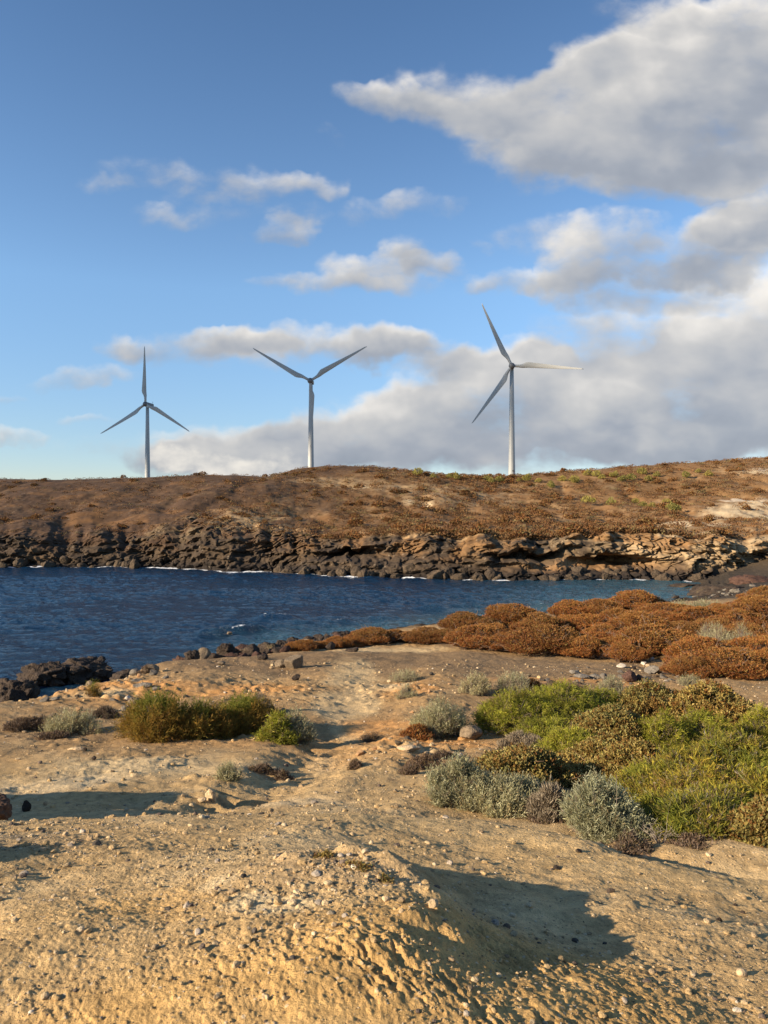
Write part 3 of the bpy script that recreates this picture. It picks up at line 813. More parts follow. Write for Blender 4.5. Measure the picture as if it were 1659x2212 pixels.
# ------------------------------------------------------------------ the sea
def mat_sea():
    m, g = mat_new('sea_water')
    out = g.node('ShaderNodeOutputMaterial')
    co = g.node('ShaderNodeNewGeometry').outputs['Position']
    fo = g.node('ShaderNodeAttribute', attribute_name='foam').outputs['Fac']
    shl_sheen = g.node('ShaderNodeAttribute', attribute_name='shallow_sheen').outputs['Fac']
    st = g.node('ShaderNodeVectorMath', {0: co, 1: (0.75, 1.0, 1.0)}, operation='MULTIPLY').outputs[0]
    n1 = g.node('ShaderNodeTexNoise', {'Vector': st, 'Scale': 0.75, 'Detail': 7.0, 'Roughness': 0.66}).outputs[0]
    n2 = g.node('ShaderNodeTexNoise', {'Vector': st, 'Scale': 4.5, 'Detail': 4.0, 'Roughness': 0.6}).outputs[0]
    h = g.math('ADD', g.math('MULTIPLY', n1, 0.85), g.math('MULTIPLY', n2, 0.16))
    bp = g.node('ShaderNodeBump', {'Height': h, 'Strength': 1.0, 'Distance': 1.0})
    deep = g.mix(shl_sheen, (0.003, 0.022, 0.055), (0.035, 0.085, 0.11))
    w = g.node('ShaderNodeBsdfPrincipled', {'Base Color': deep, 'Roughness': 0.12, 'IOR': 1.333, 'Specular IOR Level': 0.42, 'Normal': bp.outputs[0]})
    nf = g.node('ShaderNodeTexNoise', {'Vector': co, 'Scale': 2.2, 'Detail': 8.0, 'Roughness': 0.7}).outputs[0]
    k = g.smooth(g.math('ADD', fo, g.math('MULTIPLY', g.math('SUBTRACT', nf, 0.5), 1.5)), 0.42, 0.72)
    f = g.node('ShaderNodeBsdfPrincipled', {'Base Color': (0.80, 0.82, 0.83, 1), 'Roughness': 0.8})
    mx = g.node('ShaderNodeMixShader', {0: k, 1: w.outputs[0], 2: f.outputs[0]})
    g.l.new(mx.outputs[0], out.inputs[0])
    return m


def crest_line(x, y, x0, y0, x1, y1):
    """across / along coordinates of a wave crest from (x0, y0) to (x1, y1)"""
    L = math.hypot(x1 - x0, y1 - y0); tx = (x1 - x0) / L; ty = (y1 - y0) / L
    a = (x - x0) * tx + (y - y0) * ty
    d = -(x - x0) * ty + (y - y0) * tx
    return a / L, d


def build_sea():
    a_in = np.linspace(-32, 32, 760)
    a_out = np.linspace(32, 78, 60)[1:]
    az = np.radians(np.concatenate([-a_out[::-1], a_in, a_out]))
    lr = np.concatenate([np.linspace(math.log(28), math.log(190), 470)[:-1], np.linspace(math.log(190), math.log(9000), 40)])
    A, R = np.meshgrid(az, np.exp(lr))
    x = (R * np.sin(A)).ravel(); y = (R * np.cos(A)).ravel()
    r = R.ravel()
    px = wpx(x, y)
    fade = 1 - sstep(170, 300, r)
    wx = x * 0.8 + y * 0.6; wy = -x * 0.6 + y * 0.8
    z = (0.20 * fbm(wx / 9, wy / 4.5, o=3, s=111) + 0.34 * fbm(x / 3.4, y / 2.2, o=4, s=113)) * fade
    z = z * (0.55 + 0.9 * sstep(-.3, .3, fbm(x / 45, y / 22, o=2, s=115)))
    foam = np.zeros_like(x)
    # small swells breaking over the near shallows
    for (p0, Y0, p1, Y1, amp, wd, fm) in ((420, 66.5, 600, 69.0, 0.85, 0.8, 0.58), (470, 71, 590, 72.5, 0.45, 0.7, 0.5), (545, 77, 650, 78.5, 0.50, 0.8, 0.62), (850, 84, 1060, 88, 0.40, 1.0, 0.0), (690, 75, 770, 76, .25, .6, .6), (1170, 110, 1290, 110, .35, 0.9, .3)):
        q, d = crest_line(x, y, (p0 - CX) / F * Y0, Y0, (p1 - CX) / F * Y1, Y1)
        d = d + 0.7 * fbm(x / 4, y / 4, o=2, s=int(p0))
        env = np.exp(-((q - 0.5) / 0.42) ** 4)
        z = z + amp * env * np.exp(-(d / wd) ** 2)
        foam = np.maximum(foam, fm * env * np.exp(-((d + wd * 0.1) / (wd * 0.75)) ** 2) * (0.7 + 0.6 * fbm(x / 2.5, y / 2.5, o=2, s=117)))
    # foam at the foot of the far cliff and along the near rocks
    shy = np.interp(px, FX, SHY)
    dsh = shy - y
    fz = fbm(px / 38.0, px * 0 + 3.3, o=3, s=119)
    wide = 0.8 + 1.6 * np.clip(fz + 0.1, 0, 1) + 4.5 * np.exp(-((px - 510) / 36) ** 2) + 1.2 * np.exp(-((px - 700) / 45) ** 2) + 1.0 * np.exp(-((px - 240) / 60) ** 2)
    fl = np.exp(-np.maximum(dsh - 0.3, 0) / wide) * (0.62 + 0.60 * sstep(-0.35, 0.3, fz)) * (dsh > -9)
    foam = np.maximum(foam, fl * sstep(1560, 1500, px))
    gz = ground(x, y, fine=False)
    near = sstep(-0.9, -0.1, gz) * (r < 120)
    foam = np.maximum(foam, near * (0.24 + 0.4 * fbm(x / 3, y / 3, o=2, s=121)))
    sw = np.exp(-(((px - 960) / 190) ** 2 + ((y - 74) / 9) ** 2))
    sh = np.clip(sstep(-2.2, -0.5, gz) * (r < 130) * 0.8 + 0.9 * sstep(850, 1450, px), 0, 1)  # shallow water, plus pale highlights painted into its colour towards the right
    me = make_mesh('sea', np.stack([x, y, z], 1), grid_faces(len(lr), len(az))[:, ::-1], extra={'foam': np.clip(foam, 0, 1), 'shallow_sheen': sh})
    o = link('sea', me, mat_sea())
    tag(o, 'deep blue sea of a small bay with ripples', kind='structure')


build_sea()


# ------------------------------------------------------------------ wind turbines
def tube_mesh(path, radii, seg=16, cap=True):
    """round tube along a list of points"""
    path = [Vector(p) for p in path]
    V = []; Fs = []; caps = []
    n = len(path)
    prev = None
    for i, p in enumerate(path):
        d = (path[min(i + 1, n - 1)] - path[max(i - 1, 0)]).normalized()
        if prev is None:
            a = d.orthogonal().normalized()
        else:
            a = (prev - d * prev.dot(d)).normalized()
        prev = a
        b = d.cross(a)
        for k in range(seg):
            th = 2 * math.pi * k / seg
            V.append(p + (a * math.cos(th) + b * math.sin(th)) * radii[i])
    for i in range(n - 1):
        for k in range(seg):
            k2 = (k + 1) % seg
            Fs.append((i * seg + k, i * seg + k2, (i + 1) * seg + k2, (i + 1) * seg + k))
    Vn = [tuple(v) for v in V]
    T = []
    if cap:
        for base, ctr, flip in ((0, path[0], True), ((n - 1) * seg, path[-1], False)):
            ci = len(Vn); Vn.append(tuple(ctr))
            for k in range(seg):
                k2 = (k + 1) % seg
                T.append((ci, base + k2, base + k) if flip else (ci, base + k, base + k2))
    return np.array(Vn), [np.array(Fs), np.array(T, dtype=int).reshape(-1, 3)]


def join(parts):
    """[(V, [F...]), ...] -> one (V, [F...])"""
    V = []; F3 = []; F4 = []; o = 0
    for v, fs in parts:
        for f in (fs if isinstance(fs, list) else [fs]):
            if not len(f): continue
            (F3 if f.shape[1] == 3 else F4).append(f + o)
        V.append(v); o += len(v)
    return np.concatenate(V), [np.concatenate(f) for f in (F4, F3) if f]


def bevel_box(sx, sy, sz, cx=0, cy=0, cz=0, bev=0.1, seg=3):
    bm = bmesh.new()
    bmesh.ops.create_cube(bm, size=1)
    bmesh.ops.scale(bm, vec=(sx, sy, sz), verts=bm.verts)
    bmesh.ops.bevel(bm, geom=bm.edges[:] , offset=bev, segments=seg, profile=0.5, affect='EDGES')
    bmesh.ops.translate(bm, vec=(cx, cy, cz), verts=bm.verts)
    return bm


def bm_obj(name, bm, mat, parent=None):
    me = bpy.data.meshes.new(name)
    bm.to_mesh(me); bm.free()
    for p in me.polygons: p.use_smooth = True
    return link(name, me, mat, parent)


def blade_mesh():
    L = 25.4
    secs = []
    ks = np.linspace(0, 1, 34)
    NSEG = 20
    V = []
    for k in ks:
        zz = 0.9 + k * L
        if k < 0.05:
            ch, th, shp = 1.05, 1.05, 0.0
        else:
            rise = sstep(0.05, 0.20, np.array(k)).item()
            ch = (1.05 + (2.15 - 1.05) * rise) if k < 0.20 else 2.15 * (1 - (k - 0.20) / 0.80) ** 0.95 * 0.84 + 0.36
            if 0.20 <= k < 0.24: ch = 2.15
            th = max(0.055, 1.05 * (1 - rise) + ch * (0.30 - 0.16 * k) * rise)
            shp = rise
        if k > 0.985: ch *= 0.45; th *= 0.5
        tw = math.radians(16) * (1 - k) * shp
        for j in range(NSEG):
            a = 2 * math.pi * j / NSEG
            cxx = math.cos(a); cyy = math.sin(a)
            # leading edge straight on the +x side, belly on the -x side
            xx = cxx * ch * 0.5
            thick = th * 0.5 * (1 - 0.55 * shp * (0.5 - 0.5 * cxx))
            yy = cyy * thick
            off = -(ch - 1.05) * 0.5 * shp if ch > 1.05 else (1.05 - ch) * 0.5 * shp * 0.9
            X = xx + off; Y = yy
            V.append((X * math.cos(tw) - Y * math.sin(tw), X * math.sin(tw) + Y * math.cos(tw) - 0.9 * k * k, zz))
    V = np.array(V)
    n = len(ks)
    Fs = []
    for i in range(n - 1):
        for j in range(NSEG):
            j2 = (j + 1) % NSEG
            Fs.append((i * NSEG + j, i * NSEG + j2, (i + 1) * NSEG + j2, (i + 1) * NSEG + j))
    tip = len(V)
    V = np.concatenate([V, [V[-NSEG:].mean(0)]])
    T = [(tip, (n - 1) * NSEG + j, (n - 1) * NSEG + (j + 1) % NSEG) for j in range(NSEG)]
    return make_mesh('blade', V, [np.array(Fs), np.array(T)])


def lathe(profile, seg=28, axis='y'):
    V = []; Fs = []
    for (r, h) in profile:
        for k in range(seg):
            a = 2 * math.pi * k / seg
            V.append((r * math.cos(a), h, r * math.sin(a)) if axis == 'y' else (r * math.cos(a), r * math.sin(a), h))
    for i in range(len(profile) - 1):
        for k in range(seg):
            k2 = (k + 1) % seg
            Fs.append((i * seg + k, i * seg + k2, (i + 1) * seg + k2, (i + 1) * seg + k))
    return np.array(V), [np.array(Fs)]


def build_turbine():
    HUB = 46.0
    root = link('wind_turbine', None)
    V, Fs = lathe([(0.02, -3), (1.34, -3), (1.34, 0), (1.32, 4), (1.18, 14), (1.17, 14.06), (1.05, 24), (1.04, 24.06), (0.88, 35), (0.87, 35.06), (0.72, HUB - 1.2), (0.02, HUB - 1.2)], 36, 'z')
    tower = link('tower', make_mesh('tower', V, Fs), M_PAINT, root)
    bm = bevel_box(0.9, 0.22, 2.1, 0.35, -1.27, 5.6, 0.05)
    bm_obj('door', bevel_box(0.85, 0.12, 2.0, -0.25, -1.31, 1.6, 0.04), M_PAINTD, tower)
    bm.free()
    link('base_platform', make_mesh('base_platform', *lathe([(0.02, -2.5), (2.3, -2.5), (2.3, 0.35), (2.2, 0.42), (1.34, 0.42)], 32, 'z')), M_GREY, root)
    bm_obj('service_box', bevel_box(0.75, 0.3, 0.55, 0.55, -1.28, 6.4, 0.05), M_METAL, root)
    # nacelle behind the rotor
    bm = bevel_box(1.75, 5.2, 1.9, 0, 1.9, HUB, 0.42, 4)
    for v in bm.verts:
        if v.co.y > 3.2:
            v.co.z = HUB + (v.co.z - HUB) * 0.8 + 0.1
            v.co.x *= 0.85
    nac = bm_obj('nacelle', bm, M_PAINTD, root)
    V, Fs = join([tube_mesh([(0.3, 4.0, HUB + 0.85), (0.3, 4.0, HUB + 1.75)], [0.04, 0.04], 8), tube_mesh([(0.05, 4.0, HUB + 1.7), (0.55, 4.0, HUB + 1.7)], [0.035, 0.035], 8),
                  tube_mesh([(0.05, 4.0, HUB + 1.6), (0.05, 4.0, HUB + 1.9)], [0.10, 0.05], 8)])
    link('wind_vane', make_mesh('wind_vane', V, Fs), M_METAL, nac)
    V, Fs = lathe([(0.01, -2.95), (0.35, -2.90), (0.75, -2.7), (1.05, -2.3), (1.16, -1.8), (1.18, -1.2), (1.0, -0.72), (0.01, -0.70)], 28, 'y')
    V[:, 2] += HUB
    hub = link('hub', make_mesh('hub', V, Fs), M_PAINTD, root)
    bme = blade_mesh()
    bme.materials.append(M_PAINT)
    for k in range(3):
        b = link('blade', bme, None, root)
        b.location = (0, -1.7, HUB)
    return root


T_PROTO = build_turbine()
# (px of tower, py of hub, distance, rotor angle of the first blade, yaw, label)
TURB = [
    (1105.5, 792, 283.0, 116.0, -9, 'largest wind turbine, grey, with one blade level and one pointing steeply up'),
    (671.5, 824, 299.0, 151.2, -2, 'wind turbine on the rounded mound with its blades spread in a Y'),
    (318.5, 874, 343.0, 90.5, -14, 'smallest wind turbine with one blade straight up, above the dark left hill'),
]
for i, (px, py, Y, ang, yaw, lab) in enumerate(TURB):
    t = T_PROTO if i == 0 else copy_tree(T_PROTO)
    hz = EYE - (py - CY) / F * Y
    t.location = ((px - CX) / F * Y, Y, hz - 46.0)
    t.rotation_euler = (0, 0, math.radians(yaw))
    k = 0
    for ch in t.children:
        if ch.name.startswith('blade'):
            # the blade points along +z: turn it in the rotor plane, seen from the camera side
            ch.rotation_euler = (0, math.radians(90 - (ang + 120 * k)), 0)
            k += 1
    tag(t, lab, 'wind turbine', 'wind turbines on the hill across the bay')


# ------------------------------------------------------------------ a passing cloud up the sun, whose shade lies on the turbines
def build_cloud():
    e1 = np.array([-math.sin(SUN_AZ), math.cos(SUN_AZ), 0.0])
    e2 = np.array([math.cos(SUN_AZ) * math.sin(SUN_EL), math.sin(SUN_AZ) * math.sin(SUN_EL), math.cos(SUN_EL)])
    ld = np.array(ldir)
    r = np.random.default_rng(3)
    parts = []
    for k in range(60):
        a = r.uniform(246, 420)
        lo = np.interp(a, [240, 285, 358, 420], [76, 67, 45, 35])
        R = r.uniform(16, 30)
        b = lo + R * .9 + (r.uniform(0, 95) if k > 22 else r.uniform(0, 6))
        a = max(a, 236 + R)
        V, Fs = rock_shape(2000 + k, 3, planes=0, rough=.35)
        parts.append((V * R * np.array([1.3, 1.0, .95]) + a * e1 + b * e2 + (70 - 1500 + r.normal() * 25) * ld, Fs))
    V, Fs = join(parts)
    m, g = mat_new('cloud_vapour')
    out = g.node('ShaderNodeOutputMaterial')
    d = g.node('ShaderNodeBsdfDiffuse', {'Color': (.85, .85, .86, 1)})
    t = g.node('ShaderNodeBsdfTranslucent', {'Color': (.85, .85, .86, 1)})
    mx = g.node('ShaderNodeMixShader', {0: .4, 1: d.outputs[0], 2: t.outputs[0]})
    g.l.new(mx.outputs[0], out.inputs[0])
    o = link('cloud', make_mesh('cloud', V, Fs), m)
    tag(o, kind='structure')


# ------------------------------------------------------------------ rocks
def ico(sub):
    bm = bmesh.new()
    bmesh.ops.create_icosphere(bm, subdivisions=sub, radius=1.0)
    V = np.array([v.co[:] for v in bm.verts]); Fs = np.array([[v.index for v in f.verts] for f in bm.faces])
    bm.free()
    return V, Fs


ICO = {k: ico(k) for k in (1, 2, 3, 4, 5)}


def rock_shape(seed, sub=4, planes=9, rough=0.06, cut=(0.55, 0.9), lava=0.0):
    r = np.random.default_rng(seed)
    V, Fs = ICO[sub]
    V = V.copy()
    for _ in range(planes):
        n = r.normal(size=3); n /= np.linalg.norm(n)
        d = r.uniform(*cut)
        s = V @ n
        V = V - np.maximum(s - d, 0)[:, None] * n[None] * 0.92
    o = r.uniform(0, 50, 3)
    nrm = V / np.linalg.norm(V, axis=1, keepdims=True)
    q = V + o
    d = rough * fbm(q[:, 0] * 2.2, q[:, 1] * 2.2, q[:, 2] * 2.2, o=4, s=seed % 90)
    if lava > 0:
        f1, f2, c = worley(q[:, 0] * 2.4, q[:, 1] * 2.4, q[:, 2] * 2.4, s=seed % 77)
        d = d + lava * (c - 0.5) * sstep(0, 0.2, f2 - f1) - lava * 0.55 * (1 - sstep(0, 0.22, f2 - f1))
        f1, f2, c = worley(q[:, 0] * 6, q[:, 1] * 6, q[:, 2] * 6, s=seed % 71)
        d = d + lava * 0.35 * (c - 0.5 - 0.5 * (1 - sstep(0, 0.25, f2 - f1)))
    V = V + nrm * d[:, None]
    return V, Fs


def rock(px, py_base, w, h, Y, mat, label=None, seed=0, name='boulder', cat='rock', depth=0.9, lava=0.0, group=None, solve=True, sink=0.12, sub=4, zbase=None, tilt=None, rough=0.07, cut=(.55, .9)):
    """rock of w x h picture units at distance Y along px, standing on the ground"""
    if zbase is None and solve:
        Y = y_at(px, py_base, Y)
    x = (px - CX) / F * Y
    W = w / F * Y; H = h / F * Y
    V, Fs = rock_shape(seed, sub, lava=lava, rough=rough, cut=cut)
    V = V * np.array([W / 2, W / 2 * depth, H / 2 * (1 + sink)])
    lo = V.min(0); hi = V.max(0)
    V = V * np.array([W / (hi[0] - lo[0]), 1, H * (1 + sink) / (hi[2] - lo[2])])
    V[:, 2] -= V[:, 2].min()
    z = ground1(x, Y) if zbase is None else zbase
    me = make_mesh(name, V, Fs)
    o = link(name, me, mat, loc=(x, Y, z - H * sink))
    if tilt: o.rotation_euler = tilt
    o.rotation_euler.z += 0.0
    tag(o, label, cat, group)
    return o


G_SH = 'dark lava boulders along the near shore'
build_cloud()
ROCKS = [
 # the two big masses at the left edge of the water
 dict(px=38, py_base=1528, w=105, h=80, Y=42.5, mat=M_LAVA, label='black lava mass cut by the left edge of the photo, in the water', lava=.22, sub=5, zbase=-.5, seed=1, name='lava_outcrop', cat='rock outcrop'),
 dict(px=100, py_base=1478, w=110, h=62, Y=47.5, mat=M_LAVA, label='rugged black lava outcrop in the water, left hump of the long one', lava=.24, sub=5, zbase=-.4, seed=2, name='lava_outcrop', cat='rock outcrop'),
 dict(px=188, py_base=1478, w=150, h=60, Y=49.5, mat=M_LAVA, label='long low black lava outcrop beside the water inlet, with brown top', lava=.24, sub=5, zbase=-.4, seed=3, name='lava_outcrop', cat='rock outcrop'),
 dict(px=262, py_base=1470, w=60, h=34, Y=48, mat=M_LAVA, label='tapering right end of the black lava outcrop above pale stones', lava=.2, zbase=-.2, seed=4, name='lava_outcrop', cat='rock outcrop'),
 dict(px=12, py_base=1535, w=60, h=34, Y=36, mat=M_LAVA, label='dark lava block at the foot of the left lava mass', lava=.2, seed=5, zbase=.35, name='lava_outcrop', cat='rock outcrop'),
 dict(px=60, py_base=1530, w=50, h=22, Y=35, mat=M_LAVA, label='small dark block below the left lava mass by the orange bank', lava=.15, seed=6, zbase=.8),
 # shoreline
 dict(px=435, py_base=1434, w=40, h=36, Y=39.5, mat=M_BROWN, label='tall pale brown boulder among the black shore rocks', seed=11),
 dict(px=452, py_base=1408, w=50, h=26, Y=43, mat=M_REDLAVA, label='dark red lava boulder topmost behind the pale brown boulder', lava=.24, cut=(.42, .8), seed=12),
 dict(px=494, py_base=1426, w=54, h=38, Y=40.5, mat=M_LAVA, label='large black lava boulder right of the pale brown boulder', lava=.28, cut=(.42, .8), seed=13),
 dict(px=528, py_base=1402, w=42, h=24, Y=43.5, mat=M_REDLAVA, label='red brown boulder with a round top behind the large black one', lava=.12, seed=14),
 dict(px=392, py_base=1442, w=48, h=27, Y=38.5, mat=M_REDLAVA, label='dark lava boulder left of the pale brown boulder', lava=.28, cut=(.42, .8), seed=15),
 dict(px=412, py_base=1428, w=34, h=24, Y=41, mat=M_LAVA, label='black lava rock wedged behind the pale brown boulder', lava=.28, cut=(.42, .8), seed=16),
 dict(px=546, py_base=1418, w=50, h=26, Y=41, mat=M_LAVA, label='blocky black lava rock in the middle of the shore ridge', lava=.24, cut=(.42, .8), seed=17),
 dict(px=585, py_base=1412, w=56, h=26, Y=42, mat=M_LAVA, label='broad dark grey rock on the shore ridge before the breaking wave', lava=.24, cut=(.42, .8), seed=18),
 dict(px=604, py_base=1400, w=32, h=18, Y=44, mat=M_LAVA, label=None, group=G_SH, lava=.24, cut=(.42, .8), seed=19),
 dict(px=632, py_base=1391, w=28, h=17, Y=46, mat=M_LAVA, label=None, group=G_SH, lava=.24, cut=(.42, .8), seed=20),
 dict(px=622, py_base=1404, w=34, h=16, Y=43, mat=M_LAVA, label=None, group=G_SH, lava=.24, cut=(.42, .8), seed=23),
 dict(px=662, py_base=1383, w=36, h=16, Y=48.5, mat=M_LAVA, label=None, group=G_SH, lava=.24, cut=(.42, .8), seed=21),
 dict(px=690, py_base=1380, w=30, h=13, Y=49.5, mat=M_LAVA, label=None, group=G_SH, lava=.24, cut=(.42, .8), seed=22),
 dict(px=735, py_base=1372, w=40, h=12, Y=51, mat=M_LAVA, label=None, group=G_SH, lava=.24, cut=(.42, .8), seed=24),
 dict(px=570, py_base=1424, w=26, h=12, Y=39.5, mat=M_LAVA, label=None, group=G_SH, lava=.24, cut=(.42, .8), seed=25),
 dict(px=362, py_base=1448, w=36, h=16, Y=37, mat=M_LAVA, label=None, group=G_SH, lava=.24, cut=(.42, .8), seed=26),
 dict(px=660, py_base=1398, w=26, h=18, Y=43.5, mat=M_BROWN, label='brown stone between two rusty shrubs at the shore', seed=27),
 dict(px=682, py_base=1398, w=34, h=16, Y=44, mat=M_LAVA, label='dark flat rock left of the row of rusty shrubs', lava=.1, seed=28),
 dict(px=455, py_base=1436, w=22, h=11, Y=38.5, mat=M_GREY, label='small grey stone at the foot of the pale brown boulder', seed=29, depth=1.1),
 dict(px=478, py_base=1436, w=18, h=8, Y=38, mat=M_BROWN, label='low brown stone below the large black boulder', seed=30),
 # single rocks on the flat
 dict(px=637, py_base=1442, w=40, h=27, Y=33, mat=M_BROWN, label='squarish brown grey boulder alone on the bare flat with a shadow', seed=41, name='boulder', cut=(.5, .75)),
 dict(px=606, py_base=1442, w=26, h=18, Y=33.3, mat=M_BROWN, label='small brown boulder touching the squarish one on the flat', seed=42),
 dict(px=590, py_base=1437, w=14, h=9, Y=34, mat=M_BROWN, label='smallest stone of the trio beside the squarish boulder', seed=43),
 dict(px=640, py_base=1469, w=19, h=13, Y=27.6, mat=M_LAVA, label='dark grey stone beside the ledge above the path', seed=44),
 dict(px=292, py_base=1460, w=24, h=16, Y=29, mat=M_GREY, label='rounded pale grey boulder in the row at the bank edge', seed=45, cut=(.7, .95)),
 dict(px=325, py_base=1455, w=38, h=20, Y=29.8, mat=M_BROWN, label='brown boulder right of the pale grey one at the bank edge', seed=46),
 dict(px=330, py_base=1458, w=18, h=12, Y=28.9, mat=M_GREY, label='grey stone in front of the brown boulder at the bank edge', seed=52),
 dict(px=247, py_base=1453, w=36, h=10, Y=30.5, mat=M_GREY, label='flat pale stone slab on the bank before the lava outcrop', seed=47, depth=.7),
 dict(px=232, py_base=1460, w=22, h=12, Y=29.5, mat=M_GREY, label='pale stone at the left end of the stone row', seed=48),
 dict(px=180, py_base=1468, w=28, h=12, Y=27.5, mat=M_ORANGE, label='pale orange stone on the lip of the bank', seed=49),
 dict(px=197, py_base=1482, w=24, h=12, Y=25.6, mat=M_BROWN, label='brown stone above the small golden tuft', seed=50),
 dict(px=213, py_base=1456, w=24, h=8, Y=30, mat=M_GREY, label='thin grey slab next to the pale orange stone', seed=51),
 dict(px=310, py_base=1484, w=44, h=10, Y=25.4, mat=M_GREY, label='flat grey slab lying on the orange ground behind the golden shrub', seed=53, depth=.6),
 dict(px=295, py_base=1475, w=26, h=9, Y=26.5, mat=M_GREY, label='upper flat grey slab behind the golden shrub', seed=54, depth=.7),
 dict(px=338, py_base=1490, w=22, h=8, Y=24.8, mat=M_GREY, label='grey slab at the right of the flat slabs', seed=55),
 dict(px=270, py_base=1536, w=18, h=13, Y=19.6, mat=M_GREY, label='bluish grey stone left of the golden shrub', seed=56),
 dict(px=292, py_base=1522, w=32, h=16, Y=21, mat=M_BROWN, label='brown grey rock half buried above the bluish stone', seed=57),
 dict(px=275, py_base=1512, w=14, h=10, Y=22.2, mat=M_WHITE, label='pale stone standing above the half buried rock', seed=58),
 dict(px=120, py_base=1513, w=20, h=8, Y=22.0, mat=M_GREY, label='flat grey stone at the left bank edge', seed=59),
 dict(px=456, py_base=1732, w=24, h=30, Y=9.2, mat=M_TAN, label='upright tan stone standing on the sand by the long shadows', seed=60, name='standing_stone', cat='stone', cut=(.5, .8)),
 dict(px=438, py_base=1731, w=20, h=9, Y=9.25, mat=M_TAN, label='low pale stone lying left of the upright stone', seed=66, cat='stone'),
 dict(px=57, py_base=1752, w=20, h=24, Y=8.4, mat=M_LAVA, label='small black rock in the shade at the left edge', seed=61),
 dict(px=-26, py_base=1788, w=95, h=70, Y=8.0, mat=M_REDEARTH, label='reddish earth boulder cut by the left edge of the photo', seed=62, rough=.22, sub=5, lava=.10),
 dict(px=184, py_base=1622, w=10, h=8, Y=13.5, mat=M_LAVA, label='black pebble on the pale flat, upper of two', seed=63, cat='stone', name='stone', sub=3),
 dict(px=203, py_base=1640, w=12, h=8, Y=12.7, mat=M_LAVA, label='black pebble on the pale flat, lower of two', seed=64, cat='stone', name='stone', sub=3),
 dict(px=165, py_base=1620, w=40, h=7, Y=13.7, mat=M_TAN, label='long tan slab beside the upper black pebble', seed=65, cat='stone', name='stone', depth=.4),
 # right hand flat
 dict(px=1360, py_base=1472, w=36, h=24, Y=26, mat=M_REDLAVA, label='dark reddish brown boulder among small stones before the rusty shrubs', seed=71),
 dict(px=1382, py_base=1470, w=20, h=13, Y=26, mat=M_LAVA, label='dark rock touching the reddish brown boulder', seed=72),
 dict(px=1413, py_base=1455, w=38, h=17, Y=28.2, mat=M_GREY, label='broad grey rock right of the reddish brown boulder', seed=73),
 dict(px=1190, py_base=1482, w=18, h=14, Y=24.5, mat=M_LAVA, label='dark stone behind the bright green shrubs', seed=74),
 dict(px=1342, py_base=1442, w=22, h=9, Y=30.2, mat=M_WHITE, label='flat white stone on the brown flat', seed=75, cat='stone', name='stone'),
 dict(px=1408, py_base=1429, w=12, h=10, Y=32, mat=M_WHITE, label='white stone under the rusty shrubs, upper right of its cluster', seed=76, cat='stone', name='stone'),
 dict(px=1391, py_base=1437, w=14, h=8, Y=31, mat=M_WHITE, label='pale stone below the white one under the rusty shrubs', seed=77, cat='stone', name='stone'),
 dict(px=1400, py_base=1441, w=12, h=7, Y=30.4, mat=M_TAN, label='tan stone lowest of the cluster under the rusty shrubs', seed=78, cat='stone', name='stone'),
 dict(px=1384, py_base=1430, w=22, h=11, Y=32, mat=M_BROWN, label='brown stone beside the white stones', seed=79, cat='stone', name='stone'),
 dict(px=1256, py_base=1464, w=34, h=9, Y=27.2, mat=M_GREY, label='flat grey slab at the left of the stone heap', seed=80, depth=.7),
 dict(px=1288, py_base=1466, w=30, h=10, Y=26.8, mat=M_GREY, label='flat grey slab in the middle of the stone heap', seed=81, depth=.7),
 dict(px=1304, py_base=1467, w=16, h=13, Y=26.6, mat=M_GREY, label='dark grey block at the right of the stone heap', seed=82),
 dict(px=1240, py_base=1455, w=24, h=8, Y=28.5, mat=M_GREY, label='upper flat slab behind the stone heap', seed=83),
 dict(px=1378, py_base=1492, w=22, h=18, Y=23.3, mat=M_ORANGE, label='pale orange stone at the top edge of the olive shrub', seed=84),
 dict(px=1017, py_base=1597, w=50, h=30, Y=16.0, mat=M_BROWN, label='greyish brown mounded rock below the grey green shrub', seed=85, cut=(.6, .9)),
 dict(px=981, py_base=1633, w=14, h=9, Y=13.4, mat=M_TAN, label='pale stone of the pair below the mounded rock', seed=86, cat='stone', name='stone'),
 dict(px=995, py_base=1635, w=11, h=9, Y=13.3, mat=M_WHITE, label='whiter stone of the pair below the mounded rock', seed=87, cat='stone', name='stone'),
 dict(px=885, py_base=1622, w=55, h=13, Y=14.0, mat=M_TAN, label='pale crusted slab at the right side of the path', seed=88, depth=.6),
 dict(px=1375, py_base=1847, w=62, h=18, Y=6.9, solve=False, mat=M_ORANGE, label='long orange tan stone in the gully under the grey shrub', seed=89, cut=(.6, .85)),
 dict(px=1458, py_base=1862, w=22, h=13, Y=6.5, solve=False, mat=M_GREY, label='grey stone in the gully right of the orange tan stone', seed=90),
 dict(px=1530, py_base=1872, w=24, h=13, Y=6.4, solve=False, mat=M_BROWN, label='dark clod at the edge of the gully', seed=91, rough=.2),
 # foreground
 dict(px=935, py_base=1962, w=23, h=20, Y=3.75, mat=M_TAN, label='chunky tan stone at the brow of the mound beside the shadow', seed=101, name='stone', cat='stone'),
 dict(px=868, py_base=1972, w=13, h=12, Y=3.55, mat=M_TAN, label='small tan stone left of the chunky stone on the brow', seed=102, name='stone', cat='stone', sub=3),
 dict(px=833, py_base=1946, w=18, h=12, Y=3.65, mat=M_TAN, label='pinkish tan stone on the mound below the low plants', seed=103, name='stone', cat='stone', sub=3),
 dict(px=833, py_base=1918, w=11, h=6, Y=3.95, mat=M_WHITE, label='tiny white stone on the mound', seed=104, name='stone', cat='stone', sub=3),
 dict(px=1602, py_base=2108, w=22, h=17, Y=3.62, mat=M_TAN, label='rounded pale stone low on the right with its own shadow', seed=105, name='stone', cat='stone', cut=(.75, .95)),
